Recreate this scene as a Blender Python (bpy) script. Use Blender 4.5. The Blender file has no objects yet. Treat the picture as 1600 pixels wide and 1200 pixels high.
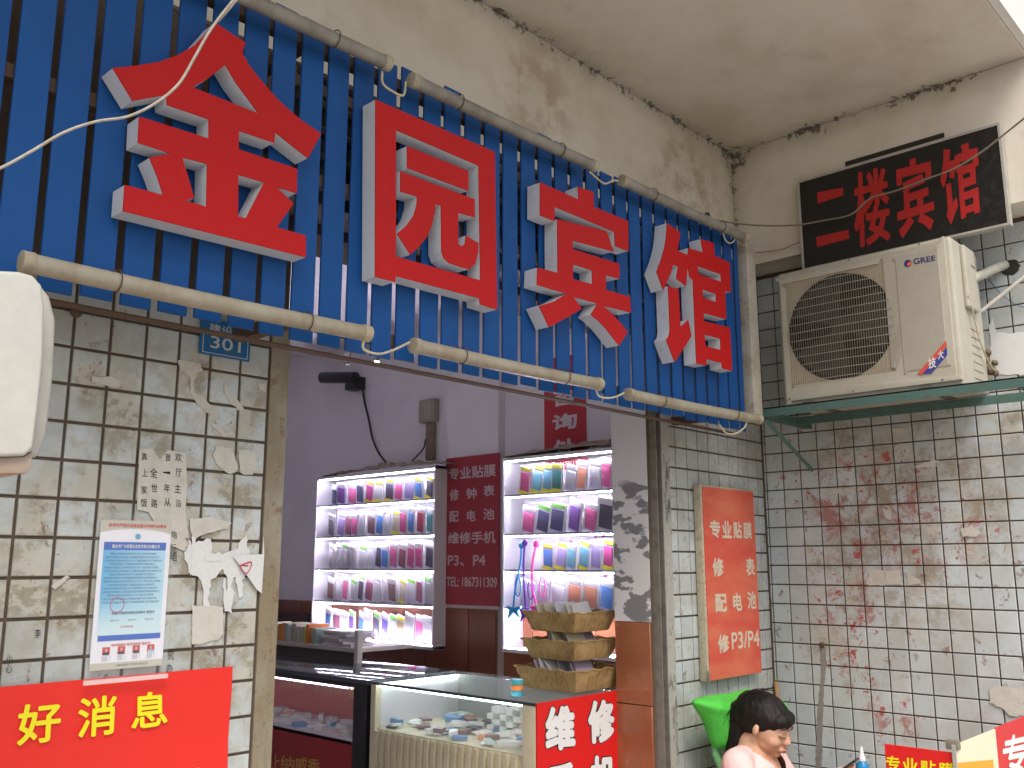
import bpy, bmesh, math, random
from mathutils import Vector, Matrix, noise as mnoise
random.seed(7)
S = bpy.context.scene
COL = S.collection
rad = math.radians
R_ = random.Random(11)

# ------------------------------------------------------------------ camera
T = 0.08                                   # tile pitch, metres
CAM = Vector((-47.0897*T, -25.0921*T, 1.6))
YAW, PITCH, ROLL, FPX = 0.8192, 0.1902, -0.0005, 1459.97
_f = Vector((math.sin(YAW)*math.cos(PITCH), math.cos(YAW)*math.cos(PITCH), math.sin(PITCH)))
_r0 = Vector((math.cos(YAW), -math.sin(YAW), 0)); _u0 = _r0.cross(_f)
_r = _r0*math.cos(ROLL) + _u0*math.sin(ROLL); _u = -_r0*math.sin(ROLL) + _u0*math.cos(ROLL)
cd = bpy.data.cameras.new('camera'); cam = bpy.data.objects.new('camera', cd); COL.objects.link(cam)
cd.sensor_width = 36; cd.lens = 36*FPX/1600; cd.clip_end = 500; cd.clip_start = 0.02
m = Matrix((_r, _u, -_f)).transposed().to_4x4(); m.translation = CAM
cam.matrix_world = m; S.camera = cam

# ------------------------------------------------------------------ light
W = bpy.data.worlds.new('World'); S.world = W; W.use_nodes = True
wn = W.node_tree.nodes; wn.clear()
sky = wn.new('ShaderNodeTexSky'); sky.sky_type = 'NISHITA'; sky.sun_disc = False
SUN_EL, SUN_AZ = rad(55), rad(215)         # azimuth clockwise from +y
sky.sun_elevation = SUN_EL; sky.sun_rotation = SUN_AZ
sky.dust_density = 3.0; sky.air_density = 1.0
bg = wn.new('ShaderNodeBackground'); bg.inputs['Strength'].default_value = 0.105
wo = wn.new('ShaderNodeOutputWorld')
hs = wn.new('ShaderNodeHueSaturation'); hs.inputs['Saturation'].default_value = 0.45
W.node_tree.links.new(sky.outputs[0], hs.inputs['Color']); W.node_tree.links.new(hs.outputs[0], bg.inputs[0]); W.node_tree.links.new(bg.outputs[0], wo.inputs[0])
sl = bpy.data.lights.new('sun', 'SUN'); sl.energy = 1.5; sl.angle = rad(30); sl.color = (1.0, 0.93, 0.82)
so = bpy.data.objects.new('sun', sl); COL.objects.link(so)
sd = Vector((math.sin(SUN_AZ)*math.cos(SUN_EL), math.cos(SUN_AZ)*math.cos(SUN_EL), math.sin(SUN_EL)))
so.rotation_euler = sd.to_track_quat('Z', 'Y').to_euler(); so.location = (-3, -8, 9)
S.view_settings.view_transform = 'Standard'; S.view_settings.look = 'None'
S.view_settings.exposure = 1.05; S.view_settings.gamma = 1; S.view_settings.use_curve_mapping = False
S.render.engine = 'CYCLES'
S.cycles.use_denoising = True; S.cycles.max_bounces = 8; S.cycles.diffuse_bounces = 5
S.cycles.transparent_max_bounces = 12; S.cycles.sample_clamp_indirect = 6; S.cycles.caustics_reflective = False

# ------------------------------------------------------------------ photo measurements -> points of the place
def _ray(px, py):
    return _r*((px-800)/FPX) + _u*((600-py)/FPX) + _f
def onx(px, py, X): d = _ray(px, py); return CAM + d*((X-CAM.x)/d.x)
def ony(px, py, Y): d = _ray(px, py); return CAM + d*((Y-CAM.y)/d.y)
def onz(px, py, Z): d = _ray(px, py); return CAM + d*((Z-CAM.z)/d.z)
def onp(pl, px, py): return (onx if pl[0] == 'x' else ony if pl[0] == 'y' else onz)(px, py, pl[1])

# ------------------------------------------------------------------ materials
class NG:
    def __init__(s, name):
        s.m = bpy.data.materials.new(name); s.m.use_nodes = True
        s.t = s.m.node_tree; s.n = s.t.nodes; s.b = s.n['Principled BSDF']
        s._pos = None
    def link(s, a, b): s.t.links.new(a, b)
    def pos(s):
        if s._pos is None: s._pos = s.n.new('ShaderNodeNewGeometry').outputs['Position']
        return s._pos
    def val(s, v, sock):
        if hasattr(v, 'is_linked') or hasattr(v, 'links'): s.link(v, sock)
        else: sock.default_value = v
    def scale(s, sc, src=None):
        n = s.n.new('ShaderNodeVectorMath'); n.operation = 'MULTIPLY'
        s.link(src or s.pos(), n.inputs[0]); n.inputs[1].default_value = sc; return n.outputs[0]
    def noise(s, sc=5, det=4, rough=.55, stretch=None, dist=0, src=None):
        n = s.n.new('ShaderNodeTexNoise'); n.inputs['Scale'].default_value = sc
        n.inputs['Detail'].default_value = det; n.inputs['Roughness'].default_value = rough
        n.inputs['Distortion'].default_value = dist
        s.link(s.scale(stretch, src) if stretch else (src or s.pos()), n.inputs['Vector']); return n.outputs['Fac']
    def ramp(s, f, a, b):
        n = s.n.new('ShaderNodeMapRange'); n.interpolation_type = 'SMOOTHSTEP'
        s.link(f, n.inputs[0]); n.inputs[1].default_value = a; n.inputs[2].default_value = b; return n.outputs[0]
    def math(s, op, a, b=0.0, c=None):
        n = s.n.new('ShaderNodeMath'); n.operation = op
        s.val(a, n.inputs[0]); s.val(b, n.inputs[1])
        if c is not None: s.val(c, n.inputs[2])
        return n.outputs[0]
    def mix(s, f, a, b):
        n = s.n.new('ShaderNodeMix'); n.data_type = 'RGBA'
        s.val(f, n.inputs[0])
        for v, k in ((a, 6), (b, 7)):
            if isinstance(v, tuple): n.inputs[k].default_value = (*v, 1)
            else: s.link(v, n.inputs[k])
        return n.outputs[2]
    def near(s, spots, soft=.5):
        out = None
        for c, r in spots:
            n = s.n.new('ShaderNodeVectorMath'); n.operation = 'DISTANCE'
            s.link(s.pos(), n.inputs[0]); n.inputs[1].default_value = c
            v = s.ramp(n.outputs['Value'], r, r*soft)
            out = v if out is None else s.math('MAXIMUM', out, v)
        return out
    def rnd(s): return s.n.new('ShaderNodeObjectInfo').outputs['Random']
    def bump(s, h, st=.3, d=.01):
        n = s.n.new('ShaderNodeBump'); n.inputs['Strength'].default_value = st; n.inputs['Distance'].default_value = d
        s.link(h, n.inputs['Height']); s.link(n.outputs[0], s.b.inputs['Normal'])
    def done(s, col, rough=.5, metal=0, spec=None, **kw):
        if isinstance(col, tuple): s.b.inputs['Base Color'].default_value = (*col, 1)
        else: s.link(col, s.b.inputs['Base Color'])
        s.val(rough, s.b.inputs['Roughness']); s.b.inputs['Metallic'].default_value = metal
        if spec is not None: s.b.inputs['Specular IOR Level'].default_value = spec
        for k, v in kw.items(): s.b.inputs[k.replace('_', ' ')].default_value = v
        return s.m

_M = {}
def paint(name, col, rough=.45, metal=0, dirt=.25, dcol=(.12, .09, .06), sc=14, bump=.05, **kw):
    if name in _M: return _M[name]
    g = NG(name)
    n = g.noise(sc, 6, .65); n2 = g.noise(sc*7, 3)
    c = g.mix(g.math('MULTIPLY', g.ramp(n, .42, .75), dirt), col, dcol)
    dark = tuple(x*.82 for x in col)
    c = g.mix(g.math('MULTIPLY', g.ramp(n2, .35, .7), .35), c, dark) if dirt else c
    r = g.math('MULTIPLY_ADD', g.ramp(n, .4, .7), .25, rough)
    if bump: g.bump(n2, bump, .002)
    _M[name] = g.done(c, r, metal, **kw); return _M[name]
def flat(name, col, rough=.6, **kw):
    if name not in _M:
        _M[name] = NG(name).done(col, rough, **kw)
    return _M[name]
def glow(name, col, st):
    g = NG(name); g.b.inputs['Emission Color'].default_value = (*col, 1); g.b.inputs['Emission Strength'].default_value = st
    return g.done(col, .5)
def glassy(name, col=(1, 1, 1), alpha=.12, rough=.03):
    m = NG(name).done(col, rough); b = m.node_tree.nodes['Principled BSDF']
    b.inputs['Alpha'].default_value = alpha; return m

def P3(px, py, pl): return tuple(onp(pl, px, py))

def tile_mat(name, base, base2, resid, red, dirty, fl=.3):
    g = NG(name); pos = g.pos()
    c = g.mix(g.rnd(), base, base2)
    c = g.mix(g.math('MULTIPLY', g.ramp(g.noise(1.7, 5, .6), .35, .7), .6*dirty), c, (.27, .24, .18))
    film = g.ramp(g.noise(7, 8, .72), .40, .62)
    c = g.mix(g.math('MULTIPLY', film, g.math('MULTIPLY_ADD', g.near(resid, .3), .72, fl)), c, (.31, .28, .21))
    c = g.mix(g.math('MULTIPLY', g.ramp(g.noise(19, 7, .75, dist=.3), .52, .66), fl), c, (.40, .37, .29))
    # cream paste and paper residue
    res = g.math('MULTIPLY', g.ramp(g.noise(9, 9, .74, stretch=(1, 1, 1.3)), .535-fl*.1, .585-fl*.1), g.near(resid, .45))
    c = g.mix(g.math('MULTIPLY', res, .8), c, (.50, .475, .40))
    # small brown scuffs everywhere
    sc = g.math('MULTIPLY', g.ramp(g.noise(23, 8, .75, stretch=(1, 1, .8), dist=.6), .575, .64), g.ramp(g.noise(2.6, 3), .38, .56))
    c = g.mix(g.math('MULTIPLY', sc, .75), c, (.20, .10, .05))
    dk = g.math('MULTIPLY', g.ramp(g.noise(41, 6, .7, dist=1.0), .64, .69), g.near(resid, .2))
    c = g.mix(g.math('MULTIPLY', dk, .8), c, (.05, .04, .035))
    if red:
        rf = g.math('MULTIPLY', g.ramp(g.noise(8.5, 9, .80, dist=.4), .49, .585), g.near(red, .5))
        c = g.mix(g.math('MULTIPLY', rf, .72), c, (.34, .085, .06))
        rp = g.math('MULTIPLY', g.ramp(g.noise(21, 7, .7, dist=.5), .59, .64), g.near([(p, r*1.5) for p, r in red], .5))
        c = g.mix(g.math('MULTIPLY', rp, .9), c, (.42, .03, .03))
    n = g.noise(60, 4); g.bump(n, .12, .002)
    r = g.math('MULTIPLY_ADD', film, .35, .22)
    return g.done(c, g.math('MAXIMUM', r, g.math('MULTIPLY', res, .8)), spec=.4)

def plaster_mat(name, col, stain, edge=True, damp=.5):
    g = NG(name); pos = g.pos()
    n = g.noise(2.2, 6, .6); n3 = g.noise(6, 8, .7)
    c = g.mix(g.math('MULTIPLY', g.ramp(n, .4, .72), damp), col, stain)
    c = g.mix(g.math('MULTIPLY', g.ramp(n3, .5, .75), .35), c, tuple(x*.8 for x in stain))
    dp = g.math('MULTIPLY', g.ramp(g.noise(8, 7, .7), .42, .62), g.near([((-.55, 0, 3.12), .42), ((-1.5, 0, 3.2), .3), ((-3.0, 0, 3.2), .35)], .2))
    c = g.mix(g.math('MULTIPLY', dp, .55), c, (.30, .17, .08))
    spk = g.ramp(g.noise(55, 5, .7), .70, .74)
    c = g.mix(g.math('MULTIPLY', spk, .6), c, (.06, .05, .04))
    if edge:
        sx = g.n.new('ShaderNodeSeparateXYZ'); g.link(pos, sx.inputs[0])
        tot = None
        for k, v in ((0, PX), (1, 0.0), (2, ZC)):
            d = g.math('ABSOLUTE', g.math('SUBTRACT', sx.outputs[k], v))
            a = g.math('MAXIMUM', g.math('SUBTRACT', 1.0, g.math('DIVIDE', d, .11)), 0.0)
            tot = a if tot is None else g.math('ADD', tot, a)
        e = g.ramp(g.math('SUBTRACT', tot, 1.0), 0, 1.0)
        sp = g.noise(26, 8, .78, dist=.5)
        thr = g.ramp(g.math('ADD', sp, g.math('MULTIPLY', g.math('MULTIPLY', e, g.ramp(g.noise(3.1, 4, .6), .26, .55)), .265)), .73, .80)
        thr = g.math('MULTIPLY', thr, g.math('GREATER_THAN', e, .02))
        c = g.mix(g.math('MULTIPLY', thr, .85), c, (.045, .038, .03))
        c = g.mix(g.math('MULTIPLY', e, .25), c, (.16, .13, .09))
    g.bump(g.noise(30, 6, .7), .25, .004)
    return g.done(c, .85)

# ------------------------------------------------------------------ mesh builder
class MB:
    def __init__(s): s.v = []; s.f = []; s.mi = []; s.cur = 0
    def add(s, vs, fs):
        o = len(s.v); s.v += [Vector(v) for v in vs]
        for f in fs: s.f.append([i+o for i in f]); s.mi.append(s.cur)
        return s
    def box(s, a, b, M=None):
        x0, y0, z0 = a; x1, y1, z1 = b
        vs = [(x0,y0,z0),(x1,y0,z0),(x1,y1,z0),(x0,y1,z0),(x0,y0,z1),(x1,y0,z1),(x1,y1,z1),(x0,y1,z1)]
        if M is not None: vs = [M @ Vector(v) for v in vs]
        return s.add(vs, [(3,2,1,0),(4,5,6,7),(0,1,5,4),(1,2,6,5),(2,3,7,6),(3,0,4,7)])
    def tube(s, pts, r, seg=8, cap=True):
        pts = [Vector(p) for p in pts]; n = len(pts)
        rs = r if isinstance(r, (list, tuple)) else [r]*n
        o = len(s.v); up = None
        for i, p in enumerate(pts):
            d = (pts[min(i+1, n-1)] - pts[max(i-1, 0)]).normalized()
            if up is None: up = Vector((0, 0, 1)) if abs(d.z) < .9 else Vector((1, 0, 0))
            a = d.cross(up).normalized(); b = a.cross(d).normalized(); up = b
            for k in range(seg):
                t = 2*math.pi*k/seg; s.v.append(p + (a*math.cos(t) + b*math.sin(t))*rs[i])
        for i in range(n-1):
            for k in range(seg):
                k2 = (k+1) % seg
                s.f.append([o+i*seg+k, o+i*seg+k2, o+(i+1)*seg+k2, o+(i+1)*seg+k]); s.mi.append(s.cur)
        if cap:
            s.f.append([o+k for k in range(seg)][::-1]); s.mi.append(s.cur)
            s.f.append([o+(n-1)*seg+k for k in range(seg)]); s.mi.append(s.cur)
        return s
    def ell(s, c, r, M=None, u=16, v=10):
        c = Vector(c); vs = []; fs = []
        for i in range(1, v):
            ph = math.pi*i/v
            for j in range(u):
                th = 2*math.pi*j/u
                p = Vector((r[0]*math.sin(ph)*math.cos(th), r[1]*math.sin(ph)*math.sin(th), r[2]*math.cos(ph)))
                vs.append(c + (M @ p if M is not None else p))
        t = Vector((0, 0, r[2])); vs += [c + (M @ t if M is not None else t), c - (M @ t if M is not None else t)]
        for i in range(v-2):
            for j in range(u):
                j2 = (j+1) % u; fs.append((i*u+j, (i+1)*u+j, (i+1)*u+j2, i*u+j2))
        T0, B0 = len(vs)-2, len(vs)-1
        for j in range(u):
            j2 = (j+1) % u; fs.append((T0, j, j2)); fs.append((B0, (v-2)*u+j2, (v-2)*u+j))
        return s.add(vs, fs)
    def cap(s, a, b, r1, r2=None):          # tapered capsule
        r2 = r1 if r2 is None else r2
        s.tube([a, b], [r1, r2], 14); s.ell(a, (r1,)*3); s.ell(b, (r2,)*3); return s
    def prism(s, outline, d, holes=(), side_mi=None):
        """outline: coplanar points; d: thickness vector pushed from the outline; holes likewise"""
        from mathutils.geometry import tessellate_polygon
        loops = [[Vector(p) for p in outline]] + [[Vector(p) for p in h] for h in holes]
        tris = tessellate_polygon(loops); allp = [p for l in loops for p in l]
        d = Vector(d); o = len(s.v); N = len(allp)
        s.v += allp + [p + d for p in allp]
        for t in tris:
            s.f.append([o+i for i in t]); s.mi.append(s.cur)
            s.f.append([o+N+i for i in reversed(t)]); s.mi.append(s.cur)
        k = 0; sm = s.cur if side_mi is None else side_mi
        for l in loops:
            n = len(l)
            for i in range(n):
                j = (i+1) % n
                s.f.append([o+k+i, o+k+j, o+N+k+j, o+N+k+i]); s.mi.append(sm)
            k += n
        return s
    def build(s, name, mats, parent=None, bevel=0, smooth=False, fix=True, segs=2, ang=35):
        me = bpy.data.meshes.new(name); me.from_pydata([tuple(v) for v in s.v], [], s.f)
        if not isinstance(mats, (list, tuple)): mats = [mats]
        for m_ in mats: me.materials.append(m_)
        if len(mats) > 1:
            me.polygons.foreach_set('material_index', s.mi)
        bm = bmesh.new(); bm.from_mesh(me)
        if fix: bmesh.ops.recalc_face_normals(bm, faces=bm.faces)
        if bevel:
            bmesh.ops.remove_doubles(bm, verts=bm.verts, dist=1e-6)
            es = [e for e in bm.edges if len(e.link_faces) == 2 and e.calc_face_angle(0) > rad(ang)]
            bmesh.ops.bevel(bm, geom=es, offset=bevel, segments=segs, affect='EDGES', profile=.6, clamp_overlap=True)
        bm.to_mesh(me); bm.free()
        if smooth or bevel:
            me.polygons.foreach_set('use_smooth', [True]*len(me.polygons))
            try: me.set_sharp_from_angle(angle=rad(40 if not smooth else 70))
            except Exception: pass
        me.update(); return link(name, me, parent)

def link(name, data, parent=None):
    o = bpy.data.objects.new(name, data); COL.objects.link(o)
    if parent is not None: o.parent = parent; o.matrix_parent_inverse = parent.matrix_basis.inverted()
    return o
def tag(o, label=None, cat=None, group=None, kind=None):
    if label: o['label'] = label
    if cat: o['category'] = cat
    if group: o['group'] = group
    if kind: o['kind'] = kind
    return o
def thing(name, label, cat, loc=(0, 0, 0), group=None):
    o = bpy.data.objects.new(name, None); o.location = loc; o.empty_display_size = .05; COL.objects.link(o)
    return tag(o, label, cat, group)
def struct(o): o['kind'] = 'structure'; return o
def stuff(o): o['kind'] = 'stuff'; return o
def smooth_path(pts, n=6):
    pts = [Vector(p) for p in pts]; P = [pts[0]*2-pts[1]] + pts + [pts[-1]*2-pts[-2]]; out = []
    for i in range(1, len(P)-2):
        for k in range(n):
            t = k/n; a, b, c, d = P[i-1], P[i], P[i+1], P[i+2]
            out.append(.5*((2*b) + (c-a)*t + (2*a-5*b+4*c-d)*t*t + (3*b-a-3*c+d)*t**3))
    out.append(pts[-1]); return out

# ---- writing: flat print made of font outlines mapped into a rectangle of a plane
_glyph = {}
def glyph(body, bold):
    k = (body, bold)
    if k not in _glyph:
        cu = bpy.data.curves.new('t', 'FONT'); cu.body = body; cu.offset = bold; cu.resolution_u = 3
        o = bpy.data.objects.new('t', cu); COL.objects.link(o); bpy.context.view_layer.update()
        me = bpy.data.meshes.new_from_object(o.evaluated_get(bpy.context.evaluated_depsgraph_get()))
        bpy.data.objects.remove(o)
        vs = [v.co.copy() for v in me.vertices]; fs = [list(p.vertices) for p in me.polygons]
        x0 = min(v.x for v in vs); x1 = max(v.x for v in vs); y0 = min(v.y for v in vs); y1 = max(v.y for v in vs)
        if body in ('一', '二', '、'): y0 -= .0
        _glyph[k] = ([((v.x-x0)/(x1-x0), (v.y-y0)/max(y1-y0, 1e-6)) for v in vs], fs); bpy.data.meshes.remove(me)
    return _glyph[k]
def put_text(mb, body, quad, bold=.03):
    """quad: four world points TL, TR, BR, BL; weight is added by closely stacked shifted copies"""
    TL, TR, BR, BL = [Vector(q) for q in quad]; vs, fs = glyph(body, 0.0)
    N = (BR-BL).cross(TL-BL).normalized()
    w = (BR-BL).length; h = (TL-BL).length; r = bold*.62*min(w, h*1.3)
    ru, rv = min(r/w, .2), min(r/h, .2)
    sh = [(0, 0)] if bold <= .001 else [(math.cos(k*math.pi/4)*ru*(.55 if k > 7 else 1), math.sin(k*math.pi/4)*rv*(.55 if k > 7 else 1)) for k in range(16 if bold > .04 else 8)] + [(0, 0)]
    for n_, (du, dv) in enumerate(sh):
        d = N*(n_*.00003); pts = []
        for u, v in vs:
            u = ru+(1-2*ru)*u+du; v = rv+(1-2*rv)*v+dv
            pts.append((BL*(1-u)+BR*u)*(1-v) + (TL*(1-u)+TR*u)*v + d)
        mb.add(pts, fs)
def quad_px(pl, x0, y0, x1, y1, sl0=0, sl1=0):
    """left edge x0 from y0 to y1; right edge x1 shifted by sl0 (top) and sl1 (bottom)"""
    return [onp(pl, x0, y0), onp(pl, x1, y0+sl0), onp(pl, x1, y1+sl1), onp(pl, x0, y1)]
def sub(quad, u0, v0, u1, v1):
    TL, TR, BR, BL = [Vector(q) for q in quad]
    f = lambda u, v: (TL*(1-u)+TR*u)*(1-v) + (BL*(1-u)+BR*u)*v      # v from the top
    return [f(u0, v0), f(u1, v0), f(u1, v1), f(u0, v1)]
def shift(quad, d): return [Vector(q)+Vector(d) for q in quad]

# ------------------------------------------------------------------ sizes of the place
ZC = 1.6 + 22.95*T          # porch ceiling
PX = -2.1*T                 # plaster band of the right-hand wall
ZA, ZB = 1.6 + 16.6*T, 1.6 + 16.12*T   # undersides of the two plaster bands
SLAB_Y = -1.24
DL, DR = -2.46, -0.88       # doorway
DTOP = 1.6 + 10.85*T
RB = 0.16                   # back of the door reveal
IW = -0.25                  # inner right-hand wall of the shop

# ================================================================== SETTING
gm = NG('pavement'); n1 = gm.noise(1.2, 8, .6); n2 = gm.noise(30, 5, .7)
c = gm.mix(gm.ramp(n1, .35, .7), (.42, .40, .37), (.33, .31, .275)); c = gm.mix(gm.math('MULTIPLY', gm.ramp(n2, .5, .7), .4), c, (.14, .13, .11))
gm.bump(n2, .3, .004); pave = gm.done(c, .8)
struct(MB().add([(-60,-60,0),(60,-60,0),(60,60,0),(-60,60,0)], [(0,1,2,3)]).build('ground', pave, fix=False))
PL = plaster_mat('old_plaster', (.68, .635, .545), (.50, .42, .31), True, .6)
PLW = plaster_mat('slab_face_paint', (.72, .71, .68), (.5, .46, .4), False, .3)
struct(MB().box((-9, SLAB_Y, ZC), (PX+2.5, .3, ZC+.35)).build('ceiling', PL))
fb = thing('upper_storey', 'pale painted floor edge and upper storey above the porch', 'building', (-3, SLAB_Y, ZC))
MB().box((-9, SLAB_Y-.03, ZC+.012), (PX+2.5, SLAB_Y-.002, ZC+3.4)).build('facade', PLW, fb)

# ---- shop facade wall (wall A, faces -y)
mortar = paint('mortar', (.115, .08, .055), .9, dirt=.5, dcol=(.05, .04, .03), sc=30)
conc = NG('stained_concrete'); a_ = conc.noise(14, 8, .7); b_ = conc.noise(5, 6, .65, stretch=(1, 1, .5)); d_ = conc.noise(60, 5, .7)
cc = conc.mix(conc.ramp(b_, .35, .65), (.36, .34, .27), (.25, .20, .13)); cc = conc.mix(conc.math('MULTIPLY', conc.ramp(a_, .56, .64), .7), cc, (.20, .10, .05))
cc = conc.mix(conc.math('MULTIPLY', conc.ramp(d_, .55, .7), .5), cc, (.09, .08, .06)); conc.bump(a_, .5, .004); conc_m = conc.done(cc, .85)
A_ = ('y', -.006); B_ = ('x', -.006)
resA = [(P3(x, y, A_), r) for x, y, r in ((330, 600, .14), (380, 640, .1), (345, 720, .13), (330, 860, .17), (350, 980, .17), (260, 830, .14), (60, 860, .10), (120, 780, .14), (40, 930, .09), (180, 610, .08), (350, 1050, .14), (385, 760, .13), (390, 950, .14), (300, 900, .16), (215, 690, .12), (110, 940, .12), (1075, 700, .05), (140, 600, .07))]
tileA = tile_mat('facade_tile', (.50, .55, .57), (.59, .635, .65), resA, None, .75, .5)
resB = [(P3(x, y, B_), r) for x, y, r in ((1400, 760, .42), (1370, 840, .34), (1500, 800, .3), (1560, 620, .3), (1440, 930, .25), (1330, 900, .2), (1500, 690, .3), (1330, 720, .25), (1290, 1010, .13), (1280, 870, .1))]
redB = [(P3(x, y, B_), r) for x, y, r in ((1330, 780, .24), (1390, 810, .26), (1260, 760, .12), (1470, 820, .2), (1330, 950, .16), (1345, 1080, .1), (1320, 1030, .1), (1500, 830, .1), (1400, 1130, .1))]
tileB = tile_mat('side_wall_tile', (.52, .58, .61), (.60, .65, .675), resB, redB, .5, .24)

def tile_mesh(name, mat, w, h, d, j, axis):
    r = random.Random(j); e = .0016; mb = MB()
    g_ = .0034 if axis == 'A' else .0027
    def pt(u, v, t):
        return (u, -t, v) if axis == 'A' else (-t, -u, v)
    u0, u1, v0, v1 = g_, w-g_, -h+g_, -g_
    dd = [d + r.uniform(-.0006, .0006) for _ in range(4)]
    back = [pt(u0, v0, 0), pt(u1, v0, 0), pt(u1, v1, 0), pt(u0, v1, 0)]
    mid = [pt(u0, v0, dd[0]-e), pt(u1, v0, dd[1]-e), pt(u1, v1, dd[2]-e), pt(u0, v1, dd[3]-e)]
    top = [pt(u0+e, v0+e, dd[0]), pt(u1-e, v0+e, dd[1]), pt(u1-e, v1-e, dd[2]), pt(u0+e, v1-e, dd[3])]
    fs = []
    for k in range(4):
        k2 = (k+1) % 4; fs += [(k, k2, 4+k2, 4+k), (4+k, 4+k2, 8+k2, 8+k)]
    fs.append((8, 9, 10, 11)); mb.add(back+mid+top, fs)
    me = bpy.data.meshes.new(name); me.from_pydata([tuple(v) for v in mb.v], [], mb.f); me.materials.append(mat)
    bm = bmesh.new(); bm.from_mesh(me); bmesh.ops.recalc_face_normals(bm, faces=bm.faces); bm.to_mesh(me); bm.free()
    return me, mb
def lay_tiles(parent, cells, mat, axis, limit=300):
    """cells: (origin, w, h, priority); the ones that show largest are single objects"""
    cells = sorted(cells, key=lambda c: c[3]); cache = {}
    rest = MB()
    for i, (o, w, h, p) in enumerate(cells):
        k = (round(w, 4), round(h, 4), R_.randrange(4))
        if k not in cache: cache[k] = tile_mesh('tile', mat, w, h, .005, R_.random(), axis)
        me, mb = cache[k]
        if i < limit and p < 900:
            t = link('tile', me, parent); t.location = o
            t.matrix_parent_inverse = Matrix.Identity(4)
        else:
            off = len(rest.v); rest.v += [v + Vector(o) for v in mb.v]
            for f in mb.f: rest.f.append([q+off for q in f]); rest.mi.append(0)
    if rest.v: stuff(rest.build('tile_field', mat, parent))

wa = thing('tiled_wall', 'shopfront wall of pale blue square tiles around the doorway, stained and papered', 'wall')
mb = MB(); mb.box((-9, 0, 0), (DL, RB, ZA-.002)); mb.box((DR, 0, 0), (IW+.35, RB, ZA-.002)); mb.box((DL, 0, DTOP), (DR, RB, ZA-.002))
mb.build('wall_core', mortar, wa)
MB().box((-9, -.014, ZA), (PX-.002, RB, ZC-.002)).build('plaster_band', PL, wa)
cells = []
zL = 1.6 + (6.7447-.0833)*T; xL = -37.3927*T
for k in range(-1, 27):  # rows stop under the sign; bare dark mortar there stands in for shade
    for cidx in range(-16, 6):
        vis = (-2 <= cidx) and (-1 <= k <= 12)
        cells.append(((xL+cidx*T, 0, zL-k*T), T, T, abs(k-6)*.1 + (2-cidx)*.1 if vis else 999))
zA = 1.6 + (6.6488-.0833)*T; xA = .3098*T
for k in range(-1, 26):
    for j in range(0, 10):
        vis = (-1 <= k <= 16)
        w = T; x0 = xA-(j+1)*T
        if j == 0: w = T+(-.003-(xA))          # cut tile at the corner
        cells.append(((x0, 0, zA-k*T), w, T, 5 if vis else 999))
lay_tiles(wa, cells, tileA, 'A')
x0 = xL+6*T+.004
MB().box((x0, -.006, 0), (DL+.002, -.0005, 2.2)).box((DL-.012, -.0065, 0), (DL+.004, RB, 2.2)).build('jamb_render', conc_m, wa)
c2n = NG('smeared_concrete'); a_ = c2n.noise(16, 8, .75, stretch=(1, 1, .35)); b_ = c2n.noise(50, 5, .7)
cc = c2n.mix(c2n.ramp(a_, .5, .6), (.40, .385, .34), (.085, .08, .08)); cc = c2n.mix(c2n.math('MULTIPLY', c2n.ramp(b_, .5, .7), .5), cc, (.2, .16, .12)); c2n.bump(a_, .4, .004); conc2_m = c2n.done(cc, .85)
# right jamb: shutter guide and concrete strip
steel_d = paint('dirty_steel', (.16, .14, .12), .55, .4, dirt=.6, dcol=(.05, .03, .02), sc=20)
MB().box((-.829, -.012, 0), (-.750, -.0005, 2.2)).build('jamb_render', conc2_m, wa)
gd = MB(); gd.box((-.866, -.03, 0), (-.861, 0, 2.3)); gd.box((-.834, -.03, 0), (-.829, 0, 2.3)); gd.box((-.861, -.006, 0), (-.834, -.0005, 2.3))
gd.build('shutter_guide', paint('guide_steel', (.24, .22, .19), .6, .3, dirt=.5, dcol=(.06, .04, .03), sc=20), wa)
MB().box((DR-.003, .002, 1.392), (DR+.014, RB+.003, DTOP)).build('reveal_plaster', None or (lambda g: g.done(g.mix(g.math('MULTIPLY', g.ramp(g.noise(9, 4, .5, stretch=(1, 1, 2.2)), .50, .54), g.near([((DR, .06, 1.73), .20), ((DR, .06, 1.52), .15)], .8)), (.66, .64, .63), (.21, .20, .205)), .8))(NG('reveal_paint')), wa)
brown = NG('brown_wall_tile'); q1 = brown.noise(5, 6, .6); q2 = brown.noise(40, 4)
bcol = brown.mix(brown.ramp(q1, .35, .7), (.20, .062, .030), (.15, .045, .022)); bcol = brown.mix(brown.math('MULTIPLY', brown.ramp(q2, .6, .72), .3), bcol, (.3, .15, .09)); brown_m = brown.done(bcol, .3)
terra = NG('terracotta_tile'); q1 = terra.noise(6, 6, .65); q2 = terra.noise(28, 6, .7)
tcol = terra.mix(terra.ramp(q1, .35, .7), (.33, .115, .05), (.25, .08, .036)); tcol = terra.mix(terra.math('MULTIPLY', terra.ramp(q2, .6, .72), .35), tcol, (.5, .3, .2)); terra_m = terra.done(tcol, .3)
for i in range(5):
    z1 = 1.39 - i*.29
    MB().box((DR-.008, .004, z1-.287), (DR+.004, RB+.001, z1)).build('reveal_tile', terra_m, wa, bevel=.0015, segs=1)
MB().box((DR, .006, 0), (DR+.010, RB, 1.392)).build('tile_bed', flat('grout', (.30, .20, .14), .9), wa)

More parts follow.
